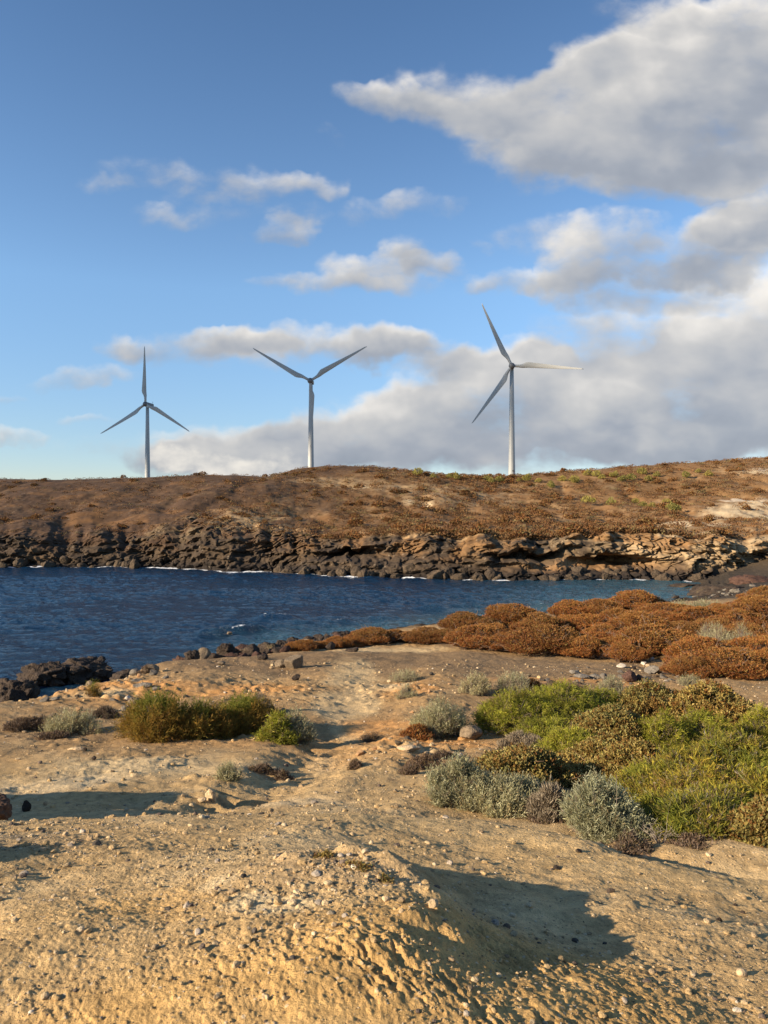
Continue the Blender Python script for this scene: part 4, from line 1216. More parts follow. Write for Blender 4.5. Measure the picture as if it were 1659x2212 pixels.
 dict(px=1204, py_base=1877, w=16, h=8, Y=5.35, mat=M_LAVA, label='dark flat stone on the sand beyond the long shadow', seed=106, name='stone', cat='stone', sub=3),
 dict(px=1320, py_base=1930, w=18, h=9, Y=4.85, mat=M_LAVA, label='dark stone on the bare sand below the dark flat one', seed=107, name='stone', cat='stone', sub=3),
 dict(px=1554, py_base=1992, w=13, h=11, Y=4.28, mat=M_LAVA, label='dark pebble on the right slope, lowest of the dark cluster', seed=108, name='stone', cat='stone', sub=3),
 dict(px=1588, py_base=1959, w=10, h=7, Y=4.5, mat=M_LAVA, label='upper left dark pebble of the cluster on the right slope', seed=109, name='stone', cat='stone', sub=3),
 dict(px=1605, py_base=1975, w=11, h=8, Y=4.4, mat=M_LAVA, label='middle dark pebble of the cluster on the right slope', seed=110, name='stone', cat='stone', sub=3),
 dict(px=1632, py_base=2002, w=11, h=7, Y=4.22, mat=M_LAVA, label='rightmost dark pebble on the right slope', seed=111, name='stone', cat='stone', sub=3),
 dict(px=1250, py_base=1840, w=14, h=7, Y=5.75, mat=M_LAVA, label='dark chip of stone close to the gully bank', seed=112, name='stone', cat='stone', sub=3),
 dict(px=722, py_base=2002, w=14, h=11, Y=3.15, mat=M_TAN, label='pale pebble lodged under the rim of the furrowed face', seed=113, name='stone', cat='stone', sub=3),
 dict(px=140, py_base=1808, w=15, h=11, Y=5.6, mat=M_TAN, label='bright tan stone on the rubble at the left', seed=114, name='stone', cat='stone', sub=3),
 dict(px=178, py_base=1800, w=14, h=9, Y=5.7, mat=M_WHITE, label='whitish stone right of the bright tan stone', seed=115, name='stone', cat='stone', sub=3),
 # beach at the end of the bay
 dict(px=1555, py_base=1292, w=125, h=32, Y=96, mat=M_LAVA, label='flat dark lava shelf with yellowish side at the end of the bay', lava=.16, sub=5, zbase=-.3, seed=121, name='lava_outcrop', cat='rock outcrop'),
 dict(px=1620, py_base=1285, w=110, h=38, Y=104, mat=M_REDLAVA, label='reddish dark lava bank behind the flat shelf', lava=.16, sub=5, zbase=-.2, seed=122, name='lava_outcrop', cat='rock outcrop'),
 dict(px=1478, py_base=1265, w=75, h=9, Y=110, mat=M_LAVA, label='thin dark reef awash beyond the flat shelf', lava=.14, zbase=-.15, seed=123, name='lava_outcrop', cat='rock outcrop', depth=.5),
 dict(px=1459, py_base=1294, w=17, h=9, Y=95, mat=M_LAVA, label='small black rock alone in the water near the beach', lava=.14, zbase=-.15, seed=124),
 dict(px=1390, py_base=1289, w=16, h=5, Y=98, mat=M_LAVA, label='low black rock in the water behind the olive topped shrub', lava=.14, zbase=-.1, seed=125),
 dict(px=495, py_base=1376, w=12, h=6, Y=66, mat=M_BROWN, label='brown rock in front of the breaking wave', zbase=.15, seed=126),
]
G_LAB = {G_SH: 'small dark lava boulder in the rocky band along the near shore'}
for d in ROCKS:
    if d.get('label') is None:
        d['label'] = G_LAB[d['group']]
        d.setdefault('group', G_SH)
    d['Y'] = d['Y']
    rock(**d)

# shared shapes for the many smaller stones
ROCK_PROTO = []
for i in range(8):
    V, Fs = rock_shape(300 + i, 3, planes=15, rough=.16, cut=(.38, .8))
    ROCK_PROTO.append((V, Fs))


def stones(n, spots, mats, group, label, smin, smax, seed, cat='stone', zmin=None):
    r = random.Random(seed)
    protos = {}
    for i in range(n):
        px, Y, rp, rl = r.choice(spots)
        p = r.gauss(px, rp); yy = Y * math.exp(r.gauss(0, rl))
        x = (p - CX) / F * yy
        k = r.randrange(8); m = r.choice(mats)
        key = (k, m.name)
        if key not in protos:
            protos[key] = make_mesh('stone', ROCK_PROTO[k][0], ROCK_PROTO[k][1]); protos[key].materials.append(m)
        s = r.uniform(smin, smax)
        z = ground1(x, yy)
        if zmin is not None: z = max(z, zmin)
        o = link('stone', protos[key], None, loc=(x, yy, z + s * 0.10))
        o.scale = (s * r.uniform(.8, 1.3), s * r.uniform(.8, 1.2), s * r.uniform(.5, .85))
        o.rotation_euler = (r.uniform(-.3, .3), r.uniform(-.3, .3), r.uniform(0, 6.3))
        tag(o, label, cat, group)


stones(150, [(400, 38.5, 40, .03), (480, 40.5, 45, .03), (560, 42, 45, .03), (650, 44.5, 50, .03), (720, 50, 80, .04), (450, 42, 50, .03)], [M_LAVA, M_REDLAVA, M_LAVA], 'lava stones of the near shore', 'rough dark lava stone packed in the rocky band of the near shore', .18, .62, 5)
stones(55, [(1600, 88, 45, .06), (1560, 92, 30, .04)], [M_GREY, M_LAVA, M_GREY], 'pebbles of the dark beach', 'rounded grey stone on the dark pebble beach at the end of the bay', .25, .6, 6, zmin=.1)
stones(45, [(230, 23, 70, .1), (310, 27, 50, .05), (150, 24, 50, .08)], [M_GREY, M_TAN, M_ORANGE, M_BROWN], 'rubble on the orange bank', 'loose broken stone on the eroded orange bank at left', .06, .2, 7)
stones(45, [(560, 24, 60, .06), (880, 25, 50, .07), (900, 15, 70, .08)], [M_TAN, M_ORANGE, M_BROWN], 'rubble along the path ledges', 'loose tan or orange stone on the ledges beside the path', .05, .14, 8)
stones(60, [(1350, 28, 110, .08), (1440, 30, 60, .06), (1250, 26, 80, .05)], [M_GREY, M_BROWN, M_LAVA, M_GREY], 'stones on the brown flat', 'grey or brown stone strewn on the flat before the rusty shrubs', .07, .2, 9)


# boulders heaped at the foot of the far cliff
def far_boulders():
    r = random.Random(12)
    protos = []
    for i in range(6):
        V, Fs = rock_shape(500 + i, 4, planes=10, lava=.12)
        me = make_mesh('boulder', V, Fs); me.materials.append(M_CLIFFROCK)
        protos.append(me)
    for i in range(90):
        px = r.choice([r.uniform(0, 300), r.uniform(560, 1250), r.uniform(680, 1200), r.uniform(1200, 1510)])
        sh = float(np.interp(px, FX, SHY))
        yy = sh + r.uniform(-1.5, 2.2)
        s = r.uniform(.5, 1.5)
        o = link('boulder', protos[r.randrange(6)], None, loc=((px - CX) / F * yy, yy, r.uniform(-.2, .5) + max(0, (yy - sh)) * .45))
        o.scale = (s * r.uniform(.9, 1.4), s, s * r.uniform(.7, 1.1))
        o.rotation_euler = (0, 0, r.uniform(0, 6.3))
        tag(o, 'dark wet boulder at the foot of the cliff across the bay', 'rock', 'boulders at the foot of the far cliff')


far_boulders()


# ------------------------------------------------------------------ gravel
def build_gravel():
    r = np.random.default_rng(77)
    base = [rock_shape(700 + i, 1, planes=5, rough=.0, cut=(.55, .9)) for i in range(10)]
    base2 = [rock_shape(720 + i, 2, planes=7, rough=.05, cut=(.55, .9)) for i in range(8)]
    N = 40000
    lr = r.uniform(math.log(2.3), math.log(34), N)
    Y = np.exp(lr)
    px = r.uniform(-250, 1900, N)
    x = (px - CX) / F * Y
    # clumped density
    dn = fbm(x / 0.7, Y / 0.7, o=3, s=131) + 0.6 * fbm(x / 3, Y / 3, o=2, s=133)
    wt = 0.30 + 0.7 * sstep(-.1, .5, dn)
    bare = np.clip(ell(x, Y, 1350, 5.0, 330, .25) + ell(x, Y, 820, 6.3, 160, .07) + ell(x, Y, 750, 26, 60, .3), 0, 1)
    rub = np.clip(ell(x, Y, 620, 3.8, 260, .14) + ell(x, Y, 60, 5.2, 170, .2) + ell(x, Y, 760, 9.0, 300, .08) + ell(x, Y, 900, 14, 160, .15), 0, 1)
    wt = wt * (1 - 0.6 * bare) + 0.8 * rub
    ok = r.uniform(0, 1, N) < wt
    x = x[ok]; Y = Y[ok]; rub = rub[ok]
    n = len(x)
    s = np.minimum(r.pareto(2.4, n) * 0.45 + 0.34, 2.4) * (0.0040 + 0.00115 * Y) * (1 + 0.1 * rub + 0.35 * np.clip(ell(x, Y, 700, 3.8, 240, .12) + .6 * ell(x, Y, 60, 5.2, 170, .18), 0, 1))
    z = ground(x, Y)
    VV = []; FF = []; CC = []; o = 0
    pal = np.array([(0.53, 0.39, 0.22), (0.48, 0.33, 0.16), (0.58, 0.45, 0.28), (0.38, 0.27, 0.15), (0.16, 0.12, 0.09), (0.09, 0.075, 0.06), (0.40, 0.33, 0.25), (0.64, 0.55, 0.42)])
    pw = np.array([.28, .30, .08, .17, .06, .03, .07, .01])
    ci = r.choice(len(pal), n, p=pw)
    for i in range(n):
        big = s[i] * F / Y[i] > 5.0
        V, Fs = base2[i % 8] if big else base[i % 10]
        a = r.uniform(0, 6.28); ca, sa = math.cos(a), math.sin(a)
        k = s[i]
        sc = np.array([k * r.uniform(.8, 1.3), k * r.uniform(.8, 1.2), k * r.uniform(.5, .9)])
        W = V * sc
        W = np.stack([W[:, 0] * ca - W[:, 1] * sa, W[:, 0] * sa + W[:, 1] * ca, W[:, 2]], 1) + np.array([x[i], Y[i], z[i] + k * 0.25])
        VV.append(W); FF.append(Fs + o); o += len(V)
        CC.append(np.tile(pal[ci[i]] * r.uniform(.8, 1.15), (len(V), 1)))
    me = make_mesh('gravel', np.concatenate(VV), np.concatenate(FF), col=np.concatenate(CC), smooth=False)
    o = link('gravel', me, M_SOIL)
    tag(o, 'loose tan gravel and grit strewn over the dry ground', kind='stuff')


build_gravel()


# ------------------------------------------------------------------ shrubs
def leaves_mesh(P, D, L, W, col, seed, fold=0.25, name='crown'):
    """diamond leaves at P pointing along D, length L, width W (arrays)"""
    r = np.random.default_rng(seed)
    n = len(P)
    D = D / (np.linalg.norm(D, axis=1, keepdims=True) + 1e-9)
    R = r.normal(size=(n, 3))
    S = np.cross(D, R); S /= (np.linalg.norm(S, axis=1, keepdims=True) + 1e-9)
    Nn = np.cross(D, S)
    L = L[:, None]; W = W[:, None]
    a = P; b = P + D * L * 0.5 + S * W * 0.5 + Nn * W * fold; c = P + D * L; d = P + D * L * 0.5 - S * W * 0.5 + Nn * W * fold
    V = np.stack([a, b, c, d], 1).reshape(-1, 3)
    Fs = np.arange(4 * n).reshape(n, 4)
    return make_mesh(name, V, Fs, col=np.repeat(col, 4, axis=0), smooth=False)


def dome_points(n, rx, ry, h, r, lobes=14, shell=(0.72, 1.0), base=0.12, ls=(.28, .45), spread=0.62, gap=None, zr=(.30, .45), low=.12):
    """points spread over a lumpy uneven dome; returns position and outward normal"""
    ang = r.uniform(0, 2 * math.pi, lobes); rad = np.sqrt(r.uniform(0, 1, lobes)) * spread
    rad[0] = 0.0
    lc = np.stack([np.cos(ang) * rad * rx, np.sin(ang) * rad * ry, h * (low + (.60 - low) * (1 - (rad / spread) ** 2) * r.uniform(.65, 1.1, lobes))], 1)
    k_ = r.uniform(ls[0], ls[1], lobes)
    lr = np.stack([rx * k_ * r.uniform(.85, 1.2, lobes), ry * k_ * r.uniform(.85, 1.2, lobes), h * r.uniform(zr[0], zr[1], lobes)], 1)
    wts = lr[:, 0] * lr[:, 1]; wts = wts / wts.sum()
    lr[:, 2] *= 1 - .55 * (rad / spread) ** 2
    out_p = []; out_n = []
    tot = 0; so = r.uniform(0, 99)
    while tot < n:
        m = int(n * 1.8) + 64
        k = r.choice(lobes, m, p=wts)
        d = r.normal(size=(m, 3)); d /= np.linalg.norm(d, axis=1, keepdims=True)
        s = r.uniform(shell[0], shell[1], m)
        wv = 1 + .22 * fbm(d[:, 0] * 1.6 + so + k * 3.1, d[:, 1] * 1.6, d[:, 2] * 1.6, o=3, s=5)
        p = lc[k] + d * lr[k] * (s * wv)[:, None]
        ok = p[:, 2] > base * h * (0.3 + 1.2 * r.uniform(0, 1, m))
        for j in range(lobes):
            q = ((p - lc[j]) / lr[j]); ins = (q * q).sum(1) < 0.5
            ok &= ~(ins & (k != j) & (r.uniform(0, 1, m) < 0.92))
        if gap:
            g1 = fbm(p[:, 0] / gap[0] + so, p[:, 1] / gap[0], p[:, 2] / gap[0], o=2, s=7)
            ok &= g1 > gap[1] + .25 * r.normal(size=m) * .5
        p = p[ok]; nn = (d / lr[k])[ok]
        nn /= np.linalg.norm(nn, axis=1, keepdims=True)
        out_p.append(p); out_n.append(nn); tot += len(p)
    P = np.concatenate(out_p)[:n]; N = np.concatenate(out_n)[:n]
    P[:, 2] *= h / max(np.percentile(P[:, 2], 99.0), 1e-6)
    return P, N


def branch_mesh(P, r, nb, th, seg=5, curve=0.35, name='branches', twig=2):
    """branches rising from the base to points of the crown"""
    parts = []
    idx = r.choice(len(P), min(nb, len(P)), replace=False)
    for i in idx:
        e = P[i] * r.uniform(.84, 1.10)
        b = np.array([e[0] * 0.10 + r.normal() * th, e[1] * 0.10 + r.normal() * th, -0.08])
        mid = b + (e - b) * 0.5
        mid[:2] *= (1 + curve * r.uniform(0, .8)); mid[2] *= (1 - 0.4 * curve)
        j = np.linalg.norm(e - b) * 0.06
        pts = [b, b + (mid - b) * 0.5 + r.normal(size=3) * j, mid + r.normal(size=3) * j, mid + (e - mid) * 0.55 + r.normal(size=3) * j, e]
        parts.append(tube_mesh([tuple(p) for p in pts], [th, th * .85, th * .65, th * .45, th * .22], seg, cap=False))
        for _ in range(twig):
            q = pts[2 + r.integers(0, 2)]
            e2 = e + r.normal(size=3) * np.linalg.norm(e) * 0.16
            parts.append(tube_mesh([tuple(q), tuple((q + e2) / 2 + r.normal(size=3) * j), tuple(e2)], [th * .45, th * .32, th * .15], 4, cap=False))
    V, Fs = join(parts)
    return make_mesh(name, V, Fs)


def pick(r, n, pal):
    """colours from a palette of (weight, rgb) with jitter"""
    w = np.array([p[0] for p in pal], float); w /= w.sum()
    c = np.array([p[1] for p in pal])[r.choice(len(pal), n, p=w)]
    return c * r.uniform(.75, 1.25, (n, 1))


def patchy(P, seed, sc):
    return fbm(P[:, 0] * sc + seed, P[:, 1] * sc, P[:, 2] * sc, o=2, s=seed % 60)


def shrub_meshes(kind, rx, ry, h, n, seed, lw=1.0):
    """crown and branch meshes of one shrub kind"""
    r = np.random.default_rng(seed)
    if kind == 'rust':           # dome of upright rusty tufts on bare forking stems
        m = n // 6
        P, N = dome_points(m, rx, ry, h, r, lobes=20, shell=(.84, 1.04), base=.20, ls=(.22, .42), spread=.68, zr=(.22, .36), low=.30, gap=(.22, -.32))
        T = np.repeat(P, 6, 0) + r.normal(size=(m * 6, 3)) * 0.020 * lw
        D = np.repeat(N, 6, 0) * .55 + np.array([0.1, 0, .95]) + r.normal(size=(m * 6, 3)) * .45
        L = r.uniform(.05, .10, m * 6) * lw; W = L * r.uniform(.22, .36, m * 6)
        pal = [(5, (.240, .088, .028)), (3, (.190, .062, .023)), (3, (.29, .130, .036)), (1.0, (.34, .195, .055)), (1, (.25, .18, .055))]
        pn = patchy(T, seed, 1.3 / max(rx, .3))
        col = pick(r, m * 6, pal)
        up = sstep(.55, 1.0, T[:, 2] / h + .5 * pn)
        col = col * (1 - .24 * up[:, None]) + np.array([.30, .18, .05]) * .24 * up[:, None]
        crown = leaves_mesh(T, D, L, W, col, seed)
        br = branch_mesh(P, r, 110, h * .018 + .005, twig=3)
        return crown, br, M_DRY, M_BROWNBARK
    if kind in ('green', 'gold', 'yellowgreen'):         # feathery shrub of fine green sprays
        m = n // 10
        P, N = dome_points(m, rx, ry, h, r, lobes=34, shell=(.70, 1.05), base=.02, ls=(.16, .34), spread=.78, gap=(.16, -.22), zr=(.18, .36), low=.08)
        ax = N * .6 + np.array([.1, 0, .55]) + r.normal(size=(m, 3)) * .5
        ax /= np.linalg.norm(ax, axis=1, keepdims=True)
        sl = r.uniform(.10, .24, m) * lw * (1.5 if kind == 'gold' else 1.0)
        if kind == 'gold': ax[:, 2] += .5; ax /= np.linalg.norm(ax, axis=1, keepdims=True)
        k = np.tile(np.linspace(0, 1, 10), m)
        T = np.repeat(P, 10, 0) + np.repeat(ax, 10, 0) * (k * np.repeat(sl, 10) - .04)[:, None]
        T[:, 2] -= .05 * lw * k * k
        D = np.repeat(ax, 10, 0) + r.normal(size=(m * 10, 3)) * .50
        D[:, 2] -= .25 * k
        L = r.uniform(.045, .095, m * 10) * lw; W = L * r.uniform(.10, .17, m * 10)
        if kind == 'green':
            pal = [(5, (.255, .255, .032)), (4, (.310, .300, .040)), (2, (.180, .185, .030)), (1.5, (.32, .26, .05)), (1.0, (.25, .19, .09))]
        elif kind == 'yellowgreen':
            pal = [(4, (.300, .265, .036)), (4, (.345, .265, .040)), (3, (.135, .145, .028)), (2, (.23, .155, .05)), (1.6, (.17, .11, .05)), (1, (.25, .21, .15))]
        else:
            pal = [(4, (.250, .165, .030)), (4, (.290, .165, .032)), (2, (.165, .125, .026)), (1.5, (.21, .11, .03))]
        # each spray has one hue
        hue = pick(r, m, pal)
        pn = patchy(P, seed, 2.6 / max(rx, .3))[:, None]
        if kind == 'green':
            w_ = np.clip(.5 + 1.6 * pn, 0, 1); hue = hue * (.75 + .5 * w_)
        elif kind == 'yellowgreen':
            w_ = sstep(.05, .45, pn); hue = hue * (1 - .6 * w_) + np.array([.235, .265, .034]) * .6 * w_
        else:
            g = sstep(.62, .95, P[:, 2] / h + .5 * pn[:, 0])[:, None]
            hue = hue * (1 - g * .75) + np.array([.15, .19, .03]) * g * .75
        col = np.repeat(hue, 10, 0) * r.uniform(.8, 1.2, (m * 10, 1))
        crown = leaves_mesh(T, D, L, W, np.clip(col, .01, .6), seed)
        br = branch_mesh(P, r, 80, .010 + h * .006, twig=3)
        return crown, br, M_LEAF, M_BARK
    if kind == 'olive':          # fleshy little leaves, olive yellow over rust
        m = n // 8
        P, N = dome_points(m, rx, ry, h, r, lobes=30, shell=(.84, 1.04), base=.03, ls=(.18, .36), spread=.76, gap=(.13, -.25), zr=(.20, .38), low=.1)
        T = np.repeat(P, 8, 0) + r.normal(size=(m * 8, 3)) * .024 * lw
        D = np.repeat(N, 8, 0) * .6 + np.array([0, 0, .5]) + r.normal(size=(m * 8, 3)) * .75
        L = r.uniform(.028, .050, m * 8) * lw; W = L * r.uniform(.55, .8, m * 8)
        pal = [(4, (.30, .225, .065)), (4, (.36, .285, .10)), (2.5, (.25, .145, .04)), (1.6, (.19, .09, .028)), (1.5, (.24, .22, .07))]
        hue = pick(r, m, pal)
        pn = patchy(P, seed, 2.5 / max(rx, .3))[:, None]
        rust = sstep(.05, .45, pn + .4 * (.55 - P[:, 2:3] / h))
        hue = hue * (1 - .6 * rust) + np.array([.215, .105, .03]) * .6 * rust
        col = np.repeat(hue, 8, 0) * r.uniform(.75, 1.25, (m * 8, 1))
        crown = leaves_mesh(T, D, L, W, col, seed, fold=.4)
        br = branch_mesh(P, r, 80, .008 + h * .006, twig=2)
        return crown, br, M_LEAF, M_BROWNBARK
    if kind == 'grey':           # silvery grey green narrow leaves on upright twigs
        m = n // 12
        P, N = dome_points(m, rx, ry, h, r, lobes=26, shell=(.55, 1.06), base=.10, ls=(.16, .36), spread=.74, gap=(.14, -.18), zr=(.20, .42), low=.16)
        ax = N * .55 + np.array([0.05, 0, .85]) + r.normal(size=(m, 3)) * .32
        ax /= np.linalg.norm(ax, axis=1, keepdims=True)
        sl = r.uniform(.10, .22, m) * lw
        k = np.tile(np.linspace(0, 1, 12), m)
        T = np.repeat(P, 12, 0) + np.repeat(ax, 12, 0) * (k * np.repeat(sl, 12) - .08 * lw)[:, None]
        D = np.repeat(ax, 12, 0) * .9 + r.normal(size=(m * 12, 3)) * .5
        L = r.uniform(.026, .050, m * 12) * lw; W = L * r.uniform(.17, .26, m * 12)
        pal = [(5, (.350, .330, .185)), (4, (.430, .410, .255)), (2, (.255, .235, .12)), (1.6, (.32, .245, .13))]
        hue = pick(r, m, pal)
        pn = patchy(P, seed, 2.5 / max(rx, .3))[:, None]
        col = np.repeat(hue * (1 + .25 * pn), 12, 0) * r.uniform(.8, 1.2, (m * 12, 1))
        crown = leaves_mesh(T, D, L, W, col, seed)
        br = branch_mesh(P, r, 150, .006 + h * .007, twig=4)
        return crown, br, M_LEAF, M_BARK
    if kind == 'dry':            # low dry twiggy plant, brown or mauve grey
        m = n // 6
        P, N = dome_points(m, rx, ry, h, r, lobes=14, shell=(.4, 1.05), base=.0, ls=(.16, .36), spread=.75, gap=(.06, -.1), low=.1)
        T = np.repeat(P, 6, 0) + r.normal(size=(m * 6, 3)) * .015
        D = np.repeat(N, 6, 0) * .6 + np.array([0, 0, .5]) + r.normal(size=(m * 6, 3)) * .6
        L = r.uniform(.02, .06, m * 6) * lw; W = L * r.uniform(.12, .25, m * 6)
        pal = [(4, (.11, .07, .045)), (3, (.16, .11, .075)), (2, (.21, .16, .12)), (1, (.13, .10, .04))]
        crown = leaves_mesh(T, D, L, W, pick(r, m * 6, pal), seed)
        br = branch_mesh(P, r, 40, .004 + h * .010, twig=2)
        return crown, br, M_DRY, M_BARK
    if kind == 'mauve':
        m = n // 6
        P, N = dome_points(m, rx, ry, h, r, lobes=18, shell=(.4, 1.08), base=.0, ls=(.18, .36), spread=.72, gap=(.12, -.15), low=.12)
        T = np.repeat(P, 6, 0) + r.normal(size=(m * 6, 3)) * .02
        D = np.repeat(N, 6, 0) * .5 + np.array([0, 0, .9]) + r.normal(size=(m * 6, 3)) * .4
        L = r.uniform(.03, .09, m * 6) * lw; W = L * r.uniform(.08, .16, m * 6)
        pal = [(4, (.22, .18, .13)), (3, (.27, .23, .17)), (2, (.18, .14, .09))]
        crown = leaves_mesh(T, D, L, W, pick(r, m * 6, pal), seed)
        br = branch_mesh(P, r, 80, .004 + h * .006, twig=3)
        return crown, br, M_DRY, M_BARK
    if kind == 'lime':           # rounded yellow green cactus-like spurge far away
        P, N = dome_points(n, rx, ry, h, r, lobes=10, shell=(.8, 1.0), base=.1)
        D = N * .4 + np.array([0, 0, 1.0]) + r.normal(size=(n, 3)) * .3
        L = r.uniform(.35, .6, n) * lw; W = L * .25
        pal = [(4, (.27, .235, .06)), (3, (.34, .30, .09)), (2, (.19, .17, .05))]
        crown = leaves_mesh(P, D, L, W, pick(r, n, pal), seed)
        return crown, None, M_LEAF, M_BARK
    if kind == 'farrust':
        P, N = dome_points(n, rx, ry, h, r, lobes=8, shell=(.8, 1.0), base=.05)
        D = N * .8 + np.array([0, 0, .5]) + r.normal(size=(n, 3)) * .5
        L = r.uniform(.28, .5, n) * lw; W = L * .5
        pal = [(4, (.17, .076, .026)), (3, (.13, .056, .022)), (2, (.21, .11, .036)), (1, (.19, .14, .05))]
        crown = leaves_mesh(P, D, L, W, pick(r, n, pal), seed)
        return crown, None, M_DRY, M_BARK


CATS = {'rust': 'rusty_shrub', 'green': 'green_shrub', 'yellowgreen': 'feathery_shrub', 'gold': 'golden_shrub', 'olive': 'olive_shrub', 'grey': 'grey_shrub', 'dry': 'dry_plant', 'mauve': 'dead_shrub'}


def add_shrub(kind, meshes, px, Y, zoff=0.0, rz=0.0, scale=(1, 1, 1), label=None, group=None, cat='shrub'):
    crown, br, mc, mb = meshes
    x = (px - CX) / F * Y
    z = ground1(x, Y) + zoff
    root = link(CATS[kind], None, loc=(x, Y, z))
    root.rotation_euler = (0, 0, rz)
    root.scale = scale
    link('crown', crown, mc, root)
    link('branches', br, mb, root)
    tag(root, label, cat, group)
    return root


# --- rusty domes: six grown shapes, placed many times
RUST = [shrub_meshes('rust', 1.0, 1.0, 1.0, 36000, 900 + i, .75) for i in range(6)]
G_R = 'rusty brown domed shrubs by the shore'
RUSTY = [
 # px centre, base py, width, height, distance, label
 (1375, 1322, 115, 46, 58, 'rusty shrub with the olive tinted dome, highest at the water edge'),
 (1008, 1362, 98, 40, 50, 'olive topped shrub at the water edge near the end of the row'),
 (1030, 1397, 104, 52, 42, 'dark rust shrub at the corner where the path passes'),
 (920, 1384, 96, 30, 46, 'low wide rusty shrub behind the end of the path'),
 (852, 1384, 62, 27, 46.5, 'small rusty shrub between two low ones in the left tail'),
 (806, 1388, 84, 34, 45.5, 'rounded rust shrub near the left tail of the row'),
 (730, 1397, 60, 27, 43.5, 'lone round rusty shrub on the bare bank'),
 (652, 1404, 58, 24, 42, 'leftmost rusty shrub between the lava rocks'),
 (1110, 1356, 112, 46, 52, 'rust shrub behind the corner shrub, against the water'),
 (1172, 1372, 96, 50, 47, 'reddish shrub in the second row left of the big dome'),
 (1180, 1408, 142, 62, 39, 'big front rust dome at the middle of the bare flat'),
 (1266, 1408, 88, 47, 37.5, 'rust shrub with many bare stems showing, front row'),
 (1085, 1402, 76, 38, 41, 'small open rust shrub with stems beside the corner shrub'),
 (1240, 1344, 92, 38, 54, 'rust shrub left of the olive tinted dome'),
 (1296, 1346, 92, 40, 55, 'red rust shrub directly in front of the olive tinted dome'),
 (1256, 1360, 96, 38, 48, 'third row rust shrub above the stemmy one'),
 (1306, 1384, 92, 45, 43, 'golden brown shrub behind the stemmy one'),
 (1382, 1370, 108, 47, 47, 'golden brown shrub above the widest dome'),
 (1420, 1398, 188, 62, 39, 'widest rust dome with dark hollow at its right end'),
 (1356, 1424, 78, 40, 35.5, 'low rust shrub in front of the widest dome'),
 (1442, 1348, 102, 40, 52, 'flat rust shrub right of the olive tinted dome'),
 (1502, 1356, 94, 42, 50, 'reddish shrub above the silvery patch'),
 (1600, 1352, 112, 46, 48, 'rust shrub rising above the silvery patch at right'),
 (1640, 1334, 112, 46, 54, 'rust shrub at the right edge, second from the top'),
 (1658, 1312, 84, 42, 60, 'yellowish rust shrub at the top of the right edge'),
 (1622, 1378, 118, 52, 42, 'golden rust shrub right of the silvery patch'),
 (1520, 1438, 142, 62, 33.5, 'rust dome above the white stones at right'),
 (1645, 1424, 132, 64, 34, 'broad rust dome at the right edge, middle row'),
 (1558, 1478, 160, 64, 28.5, 'nearest broad rust dome at right, lowest on the flat'),
 (1492, 1478, 88, 46, 28, 'reddish lobe at the left of the nearest broad dome'),
 (1655, 1458, 90, 58, 29.5, 'rust shrub cut by the right edge beside the nearest dome'),
 (1560, 1340, 70, 32, 53, 'small rust shrub between the right edge shrubs and the beach'),
 (965, 1380, 70, 26, 46, 'low rust shrub filling the gap behind the corner shrub'),
 (1062, 1378, 80, 36, 46, 'rust shrub between the corner shrub and the water row'),
 (1130, 1385, 70, 34, 44, 'rust shrub left of the big front dome, partly hidden'),
 (1210, 1366, 80, 34, 47.5, 'rust shrub wedged between the second and third row'),
 (1340, 1352, 90, 36, 51, 'rust shrub just below the olive tinted dome at right'),
 (1345, 1400, 80, 40, 40, 'rust shrub between the stemmy one and the widest dome'),
 (1475, 1372, 80, 34, 46, 'rust shrub left of the silvery patch'),
 (1545, 1365, 80, 34, 47, 'rust shrub straight above the silvery patch'),
 (1575, 1405, 90, 36, 38, 'rust shrub directly below the silvery patch'),
 (1600, 1440, 100, 46, 32, 'rust shrub between the nearest dome and the right edge'),
 (770, 1394, 60, 22, 44.5, 'very low rust shrub in the left tail of the row'),
 (692, 1400, 44, 18, 43, 'tiny rust shrub left of the lone round one'),
]
rr = random.Random(4)
for i, (px, py, w, h, Y, lab) in enumerate(RUSTY):
    W = w / F * Y; H = h / F * Y * 1.0
    add_shrub('rust', RUST[i % 6], px, Y, -0.05, rr.uniform(0, 6.28), (W / 2 * 1.55, W / 2 * 1.35, H * .95), lab, G_R)


def own_shrub(kind, px, w, top, Y, n, lab, group=None, depth=.85, cat='shrub', lw=1.0, zoff=-.03, base=None):
    if base: Y = y_at(px, base, Y)
    W = w / F * Y * WIDER.get(px, 1.18)
    H = EYE - (top - CY) / F * Y - ground1((px - CX) / F * Y, Y)
    H = max(H, .05)
    ms = shrub_meshes(kind, W / 2, W / 2 * depth, H, n, int(px * 7 + Y * 31) % 9973, lw)
    return add_shrub(kind, ms, px, Y, zoff, 0, (1, 1, 1), lab, group, cat)


